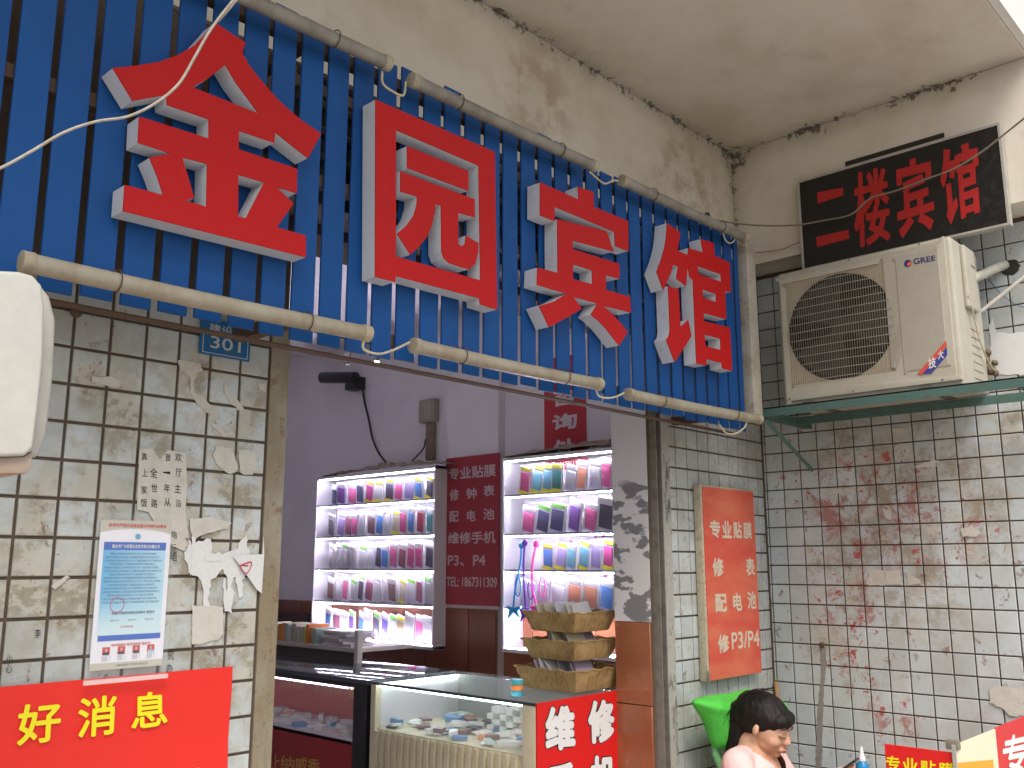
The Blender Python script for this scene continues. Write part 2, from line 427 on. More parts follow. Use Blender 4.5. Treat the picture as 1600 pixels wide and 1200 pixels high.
# ---- side wall (wall B, faces -x)
wb = thing('tiled_wall', 'side wall of pale blue square tiles with red smears, under the air conditioner', 'wall')
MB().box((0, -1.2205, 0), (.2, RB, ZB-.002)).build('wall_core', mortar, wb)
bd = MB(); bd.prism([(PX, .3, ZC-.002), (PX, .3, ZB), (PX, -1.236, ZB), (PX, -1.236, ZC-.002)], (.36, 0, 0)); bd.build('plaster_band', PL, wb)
cells = []
zB = 1.6 + (7-.0833)*T; yB = -.2352*T
for k in range(-9, 27):
    for j in range(-1, 15):
        w = T; y0 = yB - j*T
        if j == -1: w = -yB-.007; y0 = -.007
        z0 = zB-k*T
        if z0 > ZB-.001: continue
        vis = (-1 <= k <= 17 and j <= 13) or (k < -1 and 8 <= j <= 13)
        cells.append(((0, y0, z0), w, T, (.5*(k < -1)) + abs(k-7)*.02 if vis else 999))
lay_tiles(wb, cells, tileB, 'B')
dark_c = flat('corner_gap', (.03, .025, .02), .9)
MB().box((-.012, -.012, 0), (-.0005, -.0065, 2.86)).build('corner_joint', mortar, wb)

# ---- shop room behind the doorway
room = []
wal = NG('shop_wall_paint'); w1 = wal.noise(3, 5); wcol = wal.mix(wal.math('MULTIPLY', wal.ramp(w1, .4, .7), .4), (.78, .76, .79), (.66, .63, .66)); wal.bump(wal.noise(40, 4), .15, .003); wall_m = wal.done(wcol, .8)
struct(MB().box((IW, RB+.001, 0), (IW+.15, 4.6, 3.0)).build('wall', wall_m))
struct(MB().box((-3.2, 4.5, 0), (IW-.001, 4.65, 3.0)).build('wall', wall_m))
struct(MB().box((-3.35, RB+.001, 0), (-3.2, 4.6, 3.0)).build('wall', wall_m))
struct(MB().box((-3.2, RB+.001, 2.97), (IW, 4.5, 3.1)).build('shop_ceiling', wall_m))
struct(MB().box((-3.2, RB+.001, .004), (IW, 4.5, .02)).build('floor', flat('shop_floor', (.3, .28, .26), .4)))
pil = struct(MB().box((IW-.05, 1.33, 0), (IW-.0005, 1.72, 2.96)).build('pillar', wall_m))
ws = struct(MB().box((IW-.006, RB+.002, 0), (IW-.0005, 1.33, 1.375)).box((IW-.006, 1.72, 0), (IW-.0005, 4.49, 1.375)).box((IW-.056, 1.33, 0), (IW-.0505, 1.72, 1.375)).build('wainscot', flat('grout', (.30, .20, .14))))
for row in range(4):
    z1 = 1.372-row*.335
    ys = [1.72-.195*i for i in range(3)]
    for i in range(2): MB().box((IW-.064, ys[i+1]+.003, z1-.33), (IW-.056, ys[i]-.002, z1)).build('tile', brown_m, ws, bevel=.001, segs=1)
    for i in range(14): MB().box((IW-.012, 1.724+.195*i, z1-.33), (IW-.006, 1.724+.195*(i+1)-.004, z1)).build('tile', brown_m, ws, bevel=.001, segs=1)
    for i in range(6): MB().box((IW-.012, 1.326-.195*(i+1)+.004, z1-.33), (IW-.006, 1.326-.195*i, z1)).build('tile', terra_m if row == 0 else brown_m, ws, bevel=.001, segs=1)

# shutter box filled in above the door; its dark paint stands in for shade
sh = thing('roller_shutter', 'rolled shutter, painted dark for the shade behind the slatted sign', 'shutter', (-1.7, -.05, 2.5))
mb = MB(); mb.box((DL-.1, -.14, DTOP+.02), (DR+.12, -.02, 2.78)); mb.build('housing', paint('shade_dark_steel', (.07, .055, .045), .6, .3, dirt=.5), sh)
mb = MB()
for i in range(5): mb.tube([(DL-.1, -.15, DTOP+.07+i*.07), (DR+.12, -.15, DTOP+.07+i*.07)], .012, 6)
mb.build('ribs', steel_d, sh)

# ================================================================== SLATTED SIGN
SY = -.264
sg = thing('slatted_signboard', 'long blue slatted signboard fixed above the shop doorway', 'signboard', (-2, SY, 2.1))
blue = NG('blue_slat_paint'); s1 = blue.noise(7, 7, .65, stretch=(1, 1, .35)); s2 = blue.noise(90, 4)
bc = blue.mix(blue.rnd(), (.006, .062, .225), (.008, .075, .265)); bc = blue.mix(blue.math('MULTIPLY', blue.ramp(s1, .45, .7), .35), bc, (.009, .045, .15))
bc = blue.mix(blue.math('MULTIPLY', blue.ramp(blue.noise(34, 8, .75), .69, .74), .5), bc, (.10, .12, .16)); blue.bump(s2, .06, .001); blue_m = blue.done(bc, .5, spec=.22)
X0 = -2.482 - .0765*18
i = 0; gx = []
x = X0
while x < -.62: gx.append(x); x += .07655
gx.append(-.598)
for i in range(len(gx)-1):
    w = gx[i+1]-gx[i]-.0155; zt = 2.872 + R_.uniform(-.014, .016); zb = 2.094 + R_.uniform(-.004, .004)
    xa = gx[i]+.00775+R_.uniform(-.0015, .0015)
    me = MB().box((xa, SY-.0, zb), (xa+w, SY+.007, zt)).build('slat', blue_m, sg, bevel=.0012, segs=1)
alu = NG('dull_aluminium'); t1 = alu.noise(12, 7, .7); t2 = alu.noise(50, 5, .7)
ac = alu.mix(alu.ramp(t1, .38, .68), (.50, .46, .38), (.34, .29, .215)); ac = alu.mix(alu.math('MULTIPLY', alu.ramp(t2, .58, .7), .5), ac, (.16, .10, .06)); alu.bump(t2, .1, .001)
alu_m = alu.done(ac, .42, .25)
rust = paint('rusty_angle', (.10, .065, .045), .8, .2, dirt=.6, dcol=(.17, .07, .03), sc=25)
mb = MB()
for z in (2.13, 2.48, 2.82): mb.box((X0, SY+.012, z), (-.6, SY+.040, z+.028))
mb.box((X0, SY+.040, 2.085), (-.6, SY+.07, 2.089))
mb.build('back_rail', rust, sg)
for x in (-3.6, -2.62, -.72):
    for z in (2.13, 2.82): MB().box((x, SY+.0405, z), (x+.03, -.0065, z+.03)).build('wall_bracket', rust, sg)
MB().box((-.590, SY-.03, 2.140), (-.522, SY+.03, 2.872)).build('end_post', alu_m, sg, bevel=.006)
# plumber of the lamp tubes fixed along the slats
tube_m = NG('yellowed_lamp_tube'); t1 = tube_m.noise(10, 6, .6, stretch=(1.5, 1, 1)); t2 = tube_m.noise(45, 6, .7)
tc = tube_m.mix(tube_m.ramp(t1, .35, .7), (.34, .31, .235), (.26, .215, .145)); tc = tube_m.mix(tube_m.math('MULTIPLY', tube_m.ramp(t2, .56, .7), .35), tc, (.2, .15, .10)); tube_mm = tube_m.done(tc, .35)
tube_g = NG('grey_lamp_tube'); t1 = tube_g.noise(10, 6, .6, stretch=(1.5, 1, 1)); t2 = tube_g.noise(45, 6, .7)
tc = tube_g.mix(tube_g.ramp(t1, .35, .7), (.26, .24, .20), (.17, .15, .12)); tc = tube_g.mix(tube_g.math('MULTIPLY', tube_g.ramp(t2, .56, .7), .35), tc, (.2, .15, .10)); tube_gm = tube_g.done(tc, .3)
endc = paint('lamp_end', (.38, .33, .24), .6, dirt=.6)
cream_w = paint('cream_cable', (.52, .45, .30), .6, dirt=.4, sc=40)
def lamp(xa, xb, z0, z1, lab, m_):
    y = SY-.052; t = thing('tube_lamp', lab, 'tube light', ((xa+xb)/2, y, z0), 'unlit tube lamps on the slatted sign')
    n = 9; pts = [(xa+(xb-xa)*k/n, y, z0+(z1-z0)*k/n - .003*math.sin(math.pi*k/n)) for k in range(n+1)]
    MB().tube(pts, .0180, 20).build('tube', m_, t, smooth=True)
    d = (Vector(pts[-1])-Vector(pts[0])).normalized()
    for q, sgn in ((pts[0], 1), (pts[-1], -1)):
        q = Vector(q); MB().tube([q-d*.004*sgn, q+d*.018*sgn], .0200, 20).build('end_cap', endc, t, bevel=.002)
    for f in (.22, .78):
        q = Vector(pts[0]).lerp(Vector(pts[-1]), f)
        mbb = MB(); arc = [(q.x, q.y+math.sin(a)*.022, q.z+math.cos(a)*.022) for a in [rad(v) for v in range(-200, 30, 23)]]
        mbb.tube(arc, .0014, 6); mbb.tube([(q.x, q.y+.01, q.z+.022), (q.x, SY-.001, q.z+.024)], .003, 6); mbb.ell((q.x, SY-.004, q.z+.028), (.006, .004, .006), u=8, v=6); mbb.build('clip', rust, t)
    return pts
L = [(-3.209, -2.45, 2.119, 2.127, 'bottom lamp tube nearest the house number plate', tube_mm),
     (-2.308, -1.573, 2.123, 2.130, 'bottom lamp tube under the second big character', tube_mm),
     (-1.427, -.600, 2.119, 2.132, 'bottom lamp tube ending at the right post of the sign', tube_mm),
     (-3.15, -2.411, 2.815, 2.829, 'top lamp tube above the first big character', tube_gm),
     (-2.333, -1.579, 2.817, 2.827, 'top lamp tube above the second and third big characters', tube_gm),
     (-1.432, -.640, 2.825, 2.838, 'top lamp tube nearest the ceiling corner', tube_gm)]
for a in L: lamp(*a)
def cable(name, pts, r, mat, lab, cat='cable', n=6, group=None):
    o = MB().tube(smooth_path(pts, n), r, 6).build(name, mat, smooth=True); return tag(o, lab, cat, group)
yl = SY-.052
for pxs, lab in (([(570, 525), (568, 545), (590, 553), (612, 548), (640, 535)], 'slack cream wire joining the first two bottom lamp tubes'),
                 ([(930, 603), (935, 618), (948, 622), (962, 620), (975, 614)], 'slack cream wire joining the last two bottom lamp tubes'),
                 ([(597, 112), (598, 130), (612, 142), (630, 149), (634, 128)], 'slack cream wire joining the first two top lamp tubes'),
                 ([(921, 268), (932, 278), (945, 287), (958, 282), (966, 283)], 'slack cream wire joining the last two top lamp tubes'),
                 ([(1124, 664), (1135, 677), (1150, 677), (1163, 668), (1168, 658), (1178, 655)], 'cream wire loop hanging from the lower right corner of the sign')):
    cable('lamp_wire', [ony(x, y, yl) for x, y in pxs], .0032, cream_w, lab)
    c_ = pxs[2]; q = ony(*c_, yl)
MB()
for px in ((612, 545), (947, 287), (620, 144), (1148, 676)):
    q = ony(*px, yl)

# ---- the four big raised characters
red_face = NG('red_letter_face'); r1 = red_face.noise(3, 4); rc = red_face.mix(red_face.math('MULTIPLY', red_face.ramp(r1, .4, .7), .3), (.46, .010, .010), (.39, .009, .008)); red_face.bump(red_face.noise(9, 3), .05, .003); red_m = red_face.done(rc, .5, spec=.18)
foam = NG('letter_side_foam'); f1 = foam.noise(20, 7, .7); fc = foam.mix(foam.math('MULTIPLY', foam.ramp(f1, .5, .75), .5), (.62, .63, .66), (.46, .42, .36)); foam_m = foam.done(fc, .75)
FY, TH = -.320, .0504
def c1(p): return [(x/4+150, y/4+20) for x, y in p]
def c2(p): return [(x/4+150, y/4+160) for x, y in p]
def c3(p): return [(x/4+550, y/4+140) for x, y in p]
def c4(p): return [(x/4+550, y/4+220) for x, y in p]
def c5(p): return [(x/5+800, y/5+270) for x, y in p]
def c6(p): return [(x/5+800, y/5+350) for x, y in p]
def c7(p): return [(x*.15+960, y*.15+340) for x, y in p]
def c8(p): return [(x*.15+960, y*.15+420) for x, y in p]
CH = {
 '金': [(c1([(745,60),(840,125),(935,185),(915,250),(960,330),(1010,395),(1070,465),(1130,535),(1200,600),(1290,675),(1408,755),(1325,908),(1225,830),(1120,745),(1115,812),(893,737),(893,853),(1258,975),(1255,1127),(1130,1090)]) +
        c2([(1235,632),(1130,780),(1312,832),(1313,968),(168,678),(180,515),(420,578),(382,460),(335,345),(465,318),(262,252),(270,88),(705,225),(705,105)]) +
        c1([(443,575),(440,512),(230,550),(105,345),(250,330),(400,305),(530,255),(620,200),(690,125)]),
        [c1([(605,465),(700,410),(810,325),(870,430),(1018,630)]), c2([(540,342),(695,385),(690,652),(558,612),(615,598)]), c2([(890,452),(1052,500),(938,722),(888,712)])])],
 '园': [(c3([(148,62),(893,390)]) + c4([(908,1055),(800,1022),(798,985),(275,845),(272,882),(145,850)]), [c3([(275,252),(792,475)]) + c4([(803,872),(275,722)])]),
        (c3([(345,352),(728,508),(728,632),(345,490)]), []),
        (c4([(303,190),(768,365),(768,478),(665,450),(665,645),(690,660),(708,640),(712,592),(790,638),(788,700),(772,765),(735,802),(700,795),(610,765),(575,735),(560,690),(557,405),(525,395),(518,450),(500,530),(470,600),(420,660),(365,712),(283,580),(340,530),(385,470),(405,400),(408,348),(303,318)]), [])],
 '宾': [(c5([(220,75),(522,208),(515,108),(638,150),(640,265),(908,378),(912,612),(805,572),(800,462),(333,265),(335,378),(220,332)]), []),
        (c5([(355,362),(740,455),(795,615),(475,530),(475,595),(840,712),(840,828),(735,800),(735,915),(922,968)]) + c6([(930,692),(715,638),(760,680),(800,720),(855,780),(905,845),(838,950),(730,812),(675,755),(615,708),(668,622),(480,568),(548,662),(430,730),(290,805),(212,640),(330,605),(425,545),(195,475),(200,340),(358,382)]),
         [c6([(478,315),(625,362),(628,470),(478,430)])])],
 '馆': [(c7([(550,58),(688,155),(658,345),(765,388),(770,318),(925,362),(900,222),(1035,265),(1045,395),(1200,468),(1215,775),(1155,765)]) + c8([(1165,525),(930,460),(935,545),(1205,612),(1228,1065),(1122,1035),(1118,980),(958,940),(960,1008),(855,985)]) +
         c7([(818,645),(782,620),(768,495),(745,712),(645,635),(665,508),(610,495),(585,590),(510,755),(440,565),(490,430),(525,300),(542,180)]),
         [c7([(868,503),(1108,592),(1115,668),(880,590)]), c7([(918,748),(1058,795),(1062,880),(925,835)]), c8([(940,685),(1105,728),(1108,845),(950,805)])]),
        (c8([(560,180),(668,210),(680,400),(690,605),(770,530),(805,700),(630,970),(540,738),(570,700),(578,640),(570,400)]), [])]}
for ch, lab in (('金', 'large raised red Chinese character with a pointed roof, first on the blue sign'), ('园', 'large raised red Chinese character in a square enclosure, second on the blue sign'),
                ('宾', 'large raised red Chinese character, third on the blue sign, with two splayed feet'), ('馆', 'large raised red Chinese character beside the right post of the blue sign')):
    t = thing('raised_character', lab, 'sign letter', tuple(ony(*CH[ch][0][0][0], FY)), 'big red characters on the slatted sign')
    fa = MB(); sd_ = MB()
    for o_, hs in CH[ch]:
        O = [ony(x, y, FY) for x, y in o_]; Hs = [[ony(x, y, FY) for x, y in h] for h in hs]
        fa.prism(O, (0, .0025, 0), Hs)
        sd_.prism([p+Vector((0, .0025, 0)) for p in O], (0, TH-.0025, 0), [[p+Vector((0, .0025, 0)) for p in h] for h in Hs])
    fa.build('face', red_m, t); sd_.build('return', foam_m, t)

# ================================================================== BLACK SIGN + AC UNIT
BX = PX-.035
BP = ('x', BX)
bq = [onx(1249, 286, BX), onx(1558, 196, BX), onx(1575, 349, BX), onx(1252, 420, BX)]
ya, yb = bq[0].y, (bq[1].y+bq[2].y)/2; zt = (bq[0].z+bq[1].z)/2; zb2 = (bq[2].z+bq[3].z)/2
bs = thing('black_signboard', 'black signboard with four red characters above the air conditioner', 'signboard', (BX, ya, zb2))
MB().box((BX, yb, zb2), (BX+.02, ya, zt)).build('panel', paint('black_panel', (.008, .007, .007), .35, dirt=.06, dcol=(.06, .05, .04), sc=40), bs)
mb = MB(); e = .009
mb.box((BX-.004, yb-e, zb2-e), (BX+.03, yb, zt+e)); mb.box((BX-.004, ya, zb2-e), (BX+.03, ya+e, zt+e)); mb.box((BX-.0035, yb, zt), (BX+.03, ya, zt+e)); mb.box((BX-.0035, yb, zb2-e), (BX+.03, ya, zb2))
mb.build('frame', paint('pale_trim', (.42, .40, .36), .5, dirt=.4), bs)
def s1(p): return [(x*.225+1240, y*.225+190) for x, y in p]
dred = flat('dull_red_print', (.42, .014, .012), .5)
mb = MB(); TX = BX-.0015
def q1_(p, x=TX): return [onx(a, b, x) for a, b in s1(p)]
for p in ([(162,492),(342,458),(346,512),(168,570)], [(158,802),(380,750),(388,812),(162,872)]):
    mb.add(q1_(p), [(0,1,2,3)])
mb.build('character', dred, bs); mb = MB(); put_text(mb, '楼', q1_([(412,362),(650,302),(684,822),(425,885)]), .05); mb.build('character', dred, bs); mb = MB()
def remap(ch, quad):
    pts = [ony(x, y, FY) for o_, hs in CH[ch] for x, y in o_]
    xa, xb = min(p.x for p in pts), max(p.x for p in pts); za, zb = min(p.z for p in pts), max(p.z for p in pts)
    TL, TR, BR, BL = [Vector(v) for v in quad]
    def f(p):
        w = ony(p[0], p[1], FY); u = (w.x-xa)/(xb-xa); v = (w.z-za)/(zb-za)
        return (BL*(1-u)+BR*u)*(1-v) + (TL*(1-u)+TR*u)*v
    for o_, hs in CH[ch]: mb.prism([f(p) for p in o_], (.001, 0, 0), [[f(p) for p in h] for h in hs])
remap('宾', q1_([(700,285),(948,225),(990,745),(728,820)]))
mb.build('character', dred, bs); mb = MB()
remap('馆', q1_([(1000,195),(1275,130),(1305,655),(1045,730)]))
mb.build('character', dred, bs)
mb = MB(); a, b = onx(1321, 256, PX-.004), onx(1475, 211, PX-.004)
mb.box((PX-.006, b.y, b.z-.008), (PX-.0005, a.y, a.z+.008)); tag(mb.build('slot', dark_c), 'dark slot in the plaster just above the black signboard', 'slot')

AX = -.40
ay0, ay1, az0, az1 = -.3115, -.985, 2.205, 2.748       # AC body
acw = paint('ac_casing', (.44, .415, .34), .42, dirt=.35, dcol=(.30, .23, .15), sc=9)
acd = flat('ac_dark', (.012, .010, .008), .9)
ac = thing('air_conditioner', 'beige outdoor air conditioner unit on a green bracket under the black sign', 'air conditioner', (AX, -.65, az0))
MB().box((AX+.012, ay1, az0), (AX+.30, ay0, az1)).build('casing', acw, ac, bevel=.016, segs=4)
# front plate with grille opening
g0, g1 = onx(1221, 440, AX), onx(1408, 592, AX)
gy0, gy1, gz0, gz1 = -.335, -.762, 2.268, 2.715
def arc_rect(y0, y1, z0, z1, r, n=5):
    pts = []
    for cy, cz, a0 in ((y0-r, z1-r, 0), (y0-r, z0+r, -90), (y1+r, z0+r, -180), (y1+r, z1-r, -270)):
        for k in range(n+1):
            a = rad(a0-90*k/n); pts.append((cy+math.cos(a)*r, cz+math.sin(a)*r))
    return pts
mb = MB(); out = [(AX, y, z) for y, z in arc_rect(ay0-.001, ay1+.001, az0+.001, az1-.001, .018)]
hole = [(AX, y, z) for y, z in arc_rect(gy0, gy1, gz0, gz1, .016)]
hole2 = [(AX, y, z) for y, z in arc_rect(-.782, -.952, 2.268, 2.715, .010)]
mb.prism(out, (.014, 0, 0), [hole]); mb.build('front_plate', acw, ac, bevel=.0025, segs=2, ang=60)
MB().prism([(AX-.002, y, z) for y, z in arc_rect(-.782, -.952, 2.268, 2.715, .010)], (.0018, 0, 0)).build('cover_panel', paint('ac_panel', (.39, .365, .30), .4, dirt=.25, dcol=(.3, .24, .17), sc=9), ac, bevel=.0008, segs=1)
MB().box((AX+.006, gy1-.0, gz0+.0), (AX+.0085, gy0, gz1)).build('shroud', paint('shroud_grey', (.50, .44, .33), .7, dirt=.5, dcol=(.2, .14, .08), sc=12), ac)
# fan well: dark disc with ring, blades and hub
fc_ = Vector((AX+.0055, -.563, 2.487)); FR = .207
mb = MB(); n = 40; ring = [fc_+Vector((0, math.cos(2*math.pi*k/n)*FR, math.sin(2*math.pi*k/n)*FR)) for k in range(n)]
mb.add(ring, [list(range(n))]); mb.build('fan_well', acd, ac, fix=False)
mb = MB()
for k in range(3):
    a0 = rad(20+120*k); pts = []
    for i in range(9):
        for j in range(2):
            a = a0+rad(75)*i/8; r = (.035 if j == 0 else FR*.93); pts.append(fc_+Vector((-.0004-.0018*i/8, math.cos(a)*r, math.sin(a)*r)))
    mb.add(pts, [(2*i, 2*i+1, 2*i+3, 2*i+2) for i in range(8)])
mb.build('fan_blade', flat('fan_plastic', (.04, .037, .032), .5), ac)
MB().ell(fc_+Vector((-.001, 0, 0)), (.002, .04, .04)).build('fan_hub', flat('fan_plastic', (.075, .07, .062)), ac, smooth=True)
mb = MB(); nr = 46
for i in range(nr):
    y = gy0-.006-(gy0-gy1-.012)*i/(nr-1); mb.box((AX+.001, y-.0008, gz0), (AX+.0022, y+.0008, gz1))
stuff(mb.build('grille_rib', paint('grille_rib', (.30, .26, .19), .5, dirt=.5, dcol=(.16, .11, .07), sc=20), ac))
mb = MB()
for i in range(13):
    z = fc_.z-FR*.93+2*FR*.93*i/12; h = math.sqrt(max(0, FR**2-(z-fc_.z)**2))
    pts = []
    for k in range(13):
        y = fc_.y-h+2*h*k/12; pts.append((AX-.004-.008*(1-((z-fc_.z)/FR)**2-((y-fc_.y)/FR)**2), y, z))
    mb.tube(pts, .0016, 5)
stuff(mb.build('guard_wire', paint('guard_wire', (.30, .30, .27), .45, dirt=.3), ac))
mb = MB()
for y, z in ((-.345, 2.232), (-.60, 2.232), (-.92, 2.232), (-.36, 2.738), (-.62, 2.738), (-.88, 2.738)): mb.ell((AX, y, z), (.003, .004, .004), u=8, v=6)
mb.build('screw', flat('screw_grey', (.2, .18, .15), .4), ac)
MB().box((AX+.10, ay1-.016, 2.50), (AX+.22, ay1+.002, 2.735)).build('valve_cover', acw, ac, bevel=.008, segs=3)
MB().box((AX+.16, ay1-.0175, 2.665), (AX+.205, ay1-.0155, 2.672)).build('label_strip', flat('label_grey', (.2, .17, .14)), ac)
# louvres in the side sheet
mb = MB()
for i in range(7): mb.box((AX+.14, ay1-.0025, 2.25+i*.03), (AX+.24, ay1+.001, 2.256+i*.03))
mb.build('side_louvre', paint('ac_casing2', (.46, .40, .31), .5, dirt=.3), ac)
# brand mark and diagonal sticker
navy = flat('navy_print', (.03, .03, .16), .4); orange = flat('orange_print', (.75, .13, .05), .4)
L3 = lambda p: [onx(x*.125+1400, y*.125+390, AX-.0028) for x, y in p]
mb = MB(); put_text(mb, 'GREE', L3([(212,112),(490,70),(496,135),(222,188)]), .03); mb.build('brand_lettering', navy, ac)
mc = L3([(148, 172)])[0]; mb = MB(); mb.add([mc+Vector((0, math.cos(t/10*math.pi)*.0135, math.sin(t/10*math.pi)*.0135)) for t in range(20)], [list(range(20))]); mb.build('brand_emblem', navy, ac, fix=False)
mb = MB(); mc2 = mc+Vector((-.0006, 0, 0)); mb.add([mc2+Vector((0, y, z)) for y, z in ((.001, -.012), (-.012, -.007), (-.0125, .004), (-.004, .004), (.003, -.003))], [(0,1,2,3,4)]); mb.build('emblem_spot', orange, ac, fix=False)
st = lambda p, x=AX-.0028: [onx(a*.25+1200, b*.25+360, x) for a, b in p]
mb = MB(); mb.add(st([(1112,688),(1118,722),(965,898),(930,900)]), [(0,1,2,3)]); mb.build('red_stripe', flat('stripe_red', (.62, .09, .06), .4), ac, fix=False)
mb = MB(); mb.add(st([(1118,728),(1120,780),(1022,892),(967,898)]), [(0,1,2,3)]); mb.build('blue_stripe', flat('stripe_blue', (.05, .06, .30), .4), ac, fix=False)
mb = MB(); put_text(mb, '大', st([(1060,752),(1096,745),(1100,800),(1062,808)], AX-.0034), .05); put_text(mb, '技', st([(1000,800),(1048,788),(1052,856),(1004,866)], AX-.0034), .05); mb.build('stripe_lettering', flat('white_print', (.75, .74, .72)), ac)
# green bracket
grn = paint('green_angle_iron', (.075, .155, .135), .55, .1, dirt=.45, dcol=(.10, .07, .045), sc=16)
bk = thing('bracket', 'green angle iron bracket carrying the air conditioner', 'bracket', (AX, -.7, 2.17))
MB().box((-.43, -1.20, 2.168), (-.425, -.235, 2.203)).box((-.43, -1.20, 2.198), (-.395, -.235, 2.203)).build('front_rail', grn, bk)
MB().box((-.135, -1.20, 2.168), (-.13, -.235, 2.200)).box((-.13, -1.20, 2.195), (-.10, -.235, 2.200)).build('rear_rail', grn, bk)
for y in (-.245, -1.19):
    MB().box((-.424, y, 2.166), (-.0055, y+.005, 2.197)).box((-.424, y+.0051, 2.166), (-.0055, y+.03, 2.171)).build('cross_arm', grn, bk)
    MB().tube([(-.40, y+.01, 2.165), (-.008, y+.01, 1.99)], .010, 4).build('strut', grn, bk)
MB().box((-.41, -.88, 2.203), (-.13, -.84, 2.212)).box((-.41, -.44, 2.203), (-.13, -.40, 2.212)).build('foot_bar', steel_d, bk)
# pipe, hole, rod, foam and wires beside the unit
hp = onx(1578, 418, -.0065)
h_ = MB(); n = 18; h_.add([hp+Vector((0, math.cos(2*math.pi*k/n)*.034*(1+.1*math.sin(k*3)), math.sin(2*math.pi*k/n)*.031*(1+.1*math.cos(k*2)))) for k in range(n)], [list(range(n))])
tag(h_.build('pipe_hole', dark_c, fix=False), 'ragged dark hole in the tiles where the pipe enters', 'hole')
wrap = paint('pipe_wrap', (.50, .49, .42), .6, dirt=.4, sc=30)
tag(MB().tube(smooth_path([onx(1518, 436, -.16), onx(1540, 427, -.09), onx(1556, 419, -.05), onx(1570, 414, -.004)]), .0185, 12).build('refrigerant_pipe', wrap, smooth=True), 'pale wrapped pipe from the air conditioner into the hole', 'pipe')
a, b = onx(1533, 487, -.10), onx(1610, 425, -.05)
tag(MB().tube([a, a.lerp(b, .5), b], .0075, 8).build('plastic_rod', paint('white_conduit', (.56, .53, .48), .5, dirt=.3), smooth=True), 'pale plastic conduit slanting up beside the air conditioner', 'conduit')
cable('drain_wire', [Vector((AX+.15, ay1-.012, 2.50))] + [ony(x, y, -1.0) for x, y in ((1513, 462), (1522, 495), (1532, 535), (1547, 570), (1556, 580))], .003, cream_w, 'cream wire hanging down the side of the air conditioner')
cable('blue_wire', [onx(x, y, -.014) for x, y in ((1545, 436), (1560, 455), (1575, 468), (1592, 478), (1604, 480))], .0015, flat('wire_blue', (.03, .07, .2)), 'thin blue wire on the tiles right of the air conditioner')
mb = MB()
for k in range(9):
    q = onx(1548+R_.uniform(-12, 12), 565+k*4-14, -.05); mb.ell(q, (.02, R_.uniform(.012, .022), R_.uniform(.010, .02)), u=8, v=6)
tag(mb.build('foam_lump', paint('old_foam', (.16, .12, .07), .9, dirt=.7, sc=60)), 'lumpy brown old foam behind the foot of the air conditioner', 'foam')

# ================================================================== PAPERS ON THE WALLS
paper = paint('torn_paper', (.60, .57, .50), .8, dirt=.35, dcol=(.35, .29, .2), sc=25)
paperw = paint('white_paper', (.70, .70, .69), .8, dirt=.15, dcol=(.45, .42, .38), sc=25)
ink = flat('ink', (.02, .02, .025), .8)
def sheet(name, pl, pts, mat, lab, cat='paper', th=.0005, off=.0, group=None, parent=None):
    if 'scrap' in name or 'torn' in name or 'stain' in name:
        q_ = []
        for i_, (x, y) in enumerate(pts):
            x2, y2 = pts[(i_+1) % len(pts)]; L_ = math.hypot(x2-x, y2-y); k_ = max(1, int(L_/5))
            for t_ in range(k_): j_ = 2.6 if 'torn' in name else 1.4; q_.append((x+(x2-x)*t_/k_+R_.uniform(-j_, j_)*.7, y+(y2-y)*t_/k_+R_.uniform(-j_, j_)))
        pts = q_
    P_ = [onp(pl, x, y) for x, y in pts]; d = Vector((0, th, 0)) if pl[0] == 'y' else Vector((th, 0, 0))
    o = MB().prism(P_, d).build(name, mat, parent)
    return tag(o, lab, cat, group) if parent is None else o
PA = ('y', -.0085); PB = ('x', -.0085)
hand = thing('handwritten_notice', 'cream paper strip handwritten in Chinese above the framed notice', 'notice', tuple(ony(250, 750, -.008)))
sheet('paper', PA, [(218,702),(236,700),(250,718),(262,703),(291,708),(292,760),(290,800),(296,850),(290,862),(262,850),(244,820),(232,800),(214,796)], paper, None, parent=hand)
mb = MB()
for cx, cy, tx in ((225,713,'真'),(226,738,'上'),(225,765,'家'),(225,785,'饭'),(241,738,'全'),(241,762,'世'),(241,786,'路'),(262,714,'昔'),(261,738,'一'),(261,762,'年'),(262,784,'从'),(279,714,'欢'),(279,738,'厅'),(278,763,'主'),(278,786,'沿'),(272,835,'电')):
    h = 6.5 if tx != '一' else .8; a_ = R_.uniform(-1.5, 1.5); put_text(mb, tx, quad_px(('y', -.0095), cx-5+a_, cy-h, cx+5, cy+h, 1+a_, 1-a_), .0)
stuff(mb.build('handwriting', ink, hand))
mb = MB()
for cx, cy, tx in ((271,858,'元'),(272,870,'电'),(267,1024,'究'),(265,1044,'办'),(59,990,'李'),(15,1030,'小'),(14,1045,'心')):
    put_text(mb, tx, quad_px(('y', -.0088), cx-5, cy-7, cx+5, cy+7, -.5, -.5), .0)
tag(stuff(mb.build('ink_scrawl', ink)), 'black brushed characters scrawled on the left tiles', 'graffiti')
sheet('torn_poster', PA, [(292,838),(300,850),(330,842),(332,862),(352,866),(372,858),(376,845),(386,836),(388,860),(392,880),(382,905),(366,900),(360,912),(366,930),(362,958),(352,956),(352,935),(356,905),(348,890),(338,902),(330,905),(326,935),(330,965),(316,966),(318,930),(314,905),(296,895),(288,870)], paperw, 'white poster torn away to ragged strips beside the door jamb', 'poster')
sheet('paper_triangle', ('y', -.016), [(364,868),(410,866),(412,838),(413,866),(409,927),(402,922)], paperw, 'white paper triangle with a red mark hanging by the door jamb', 'paper')
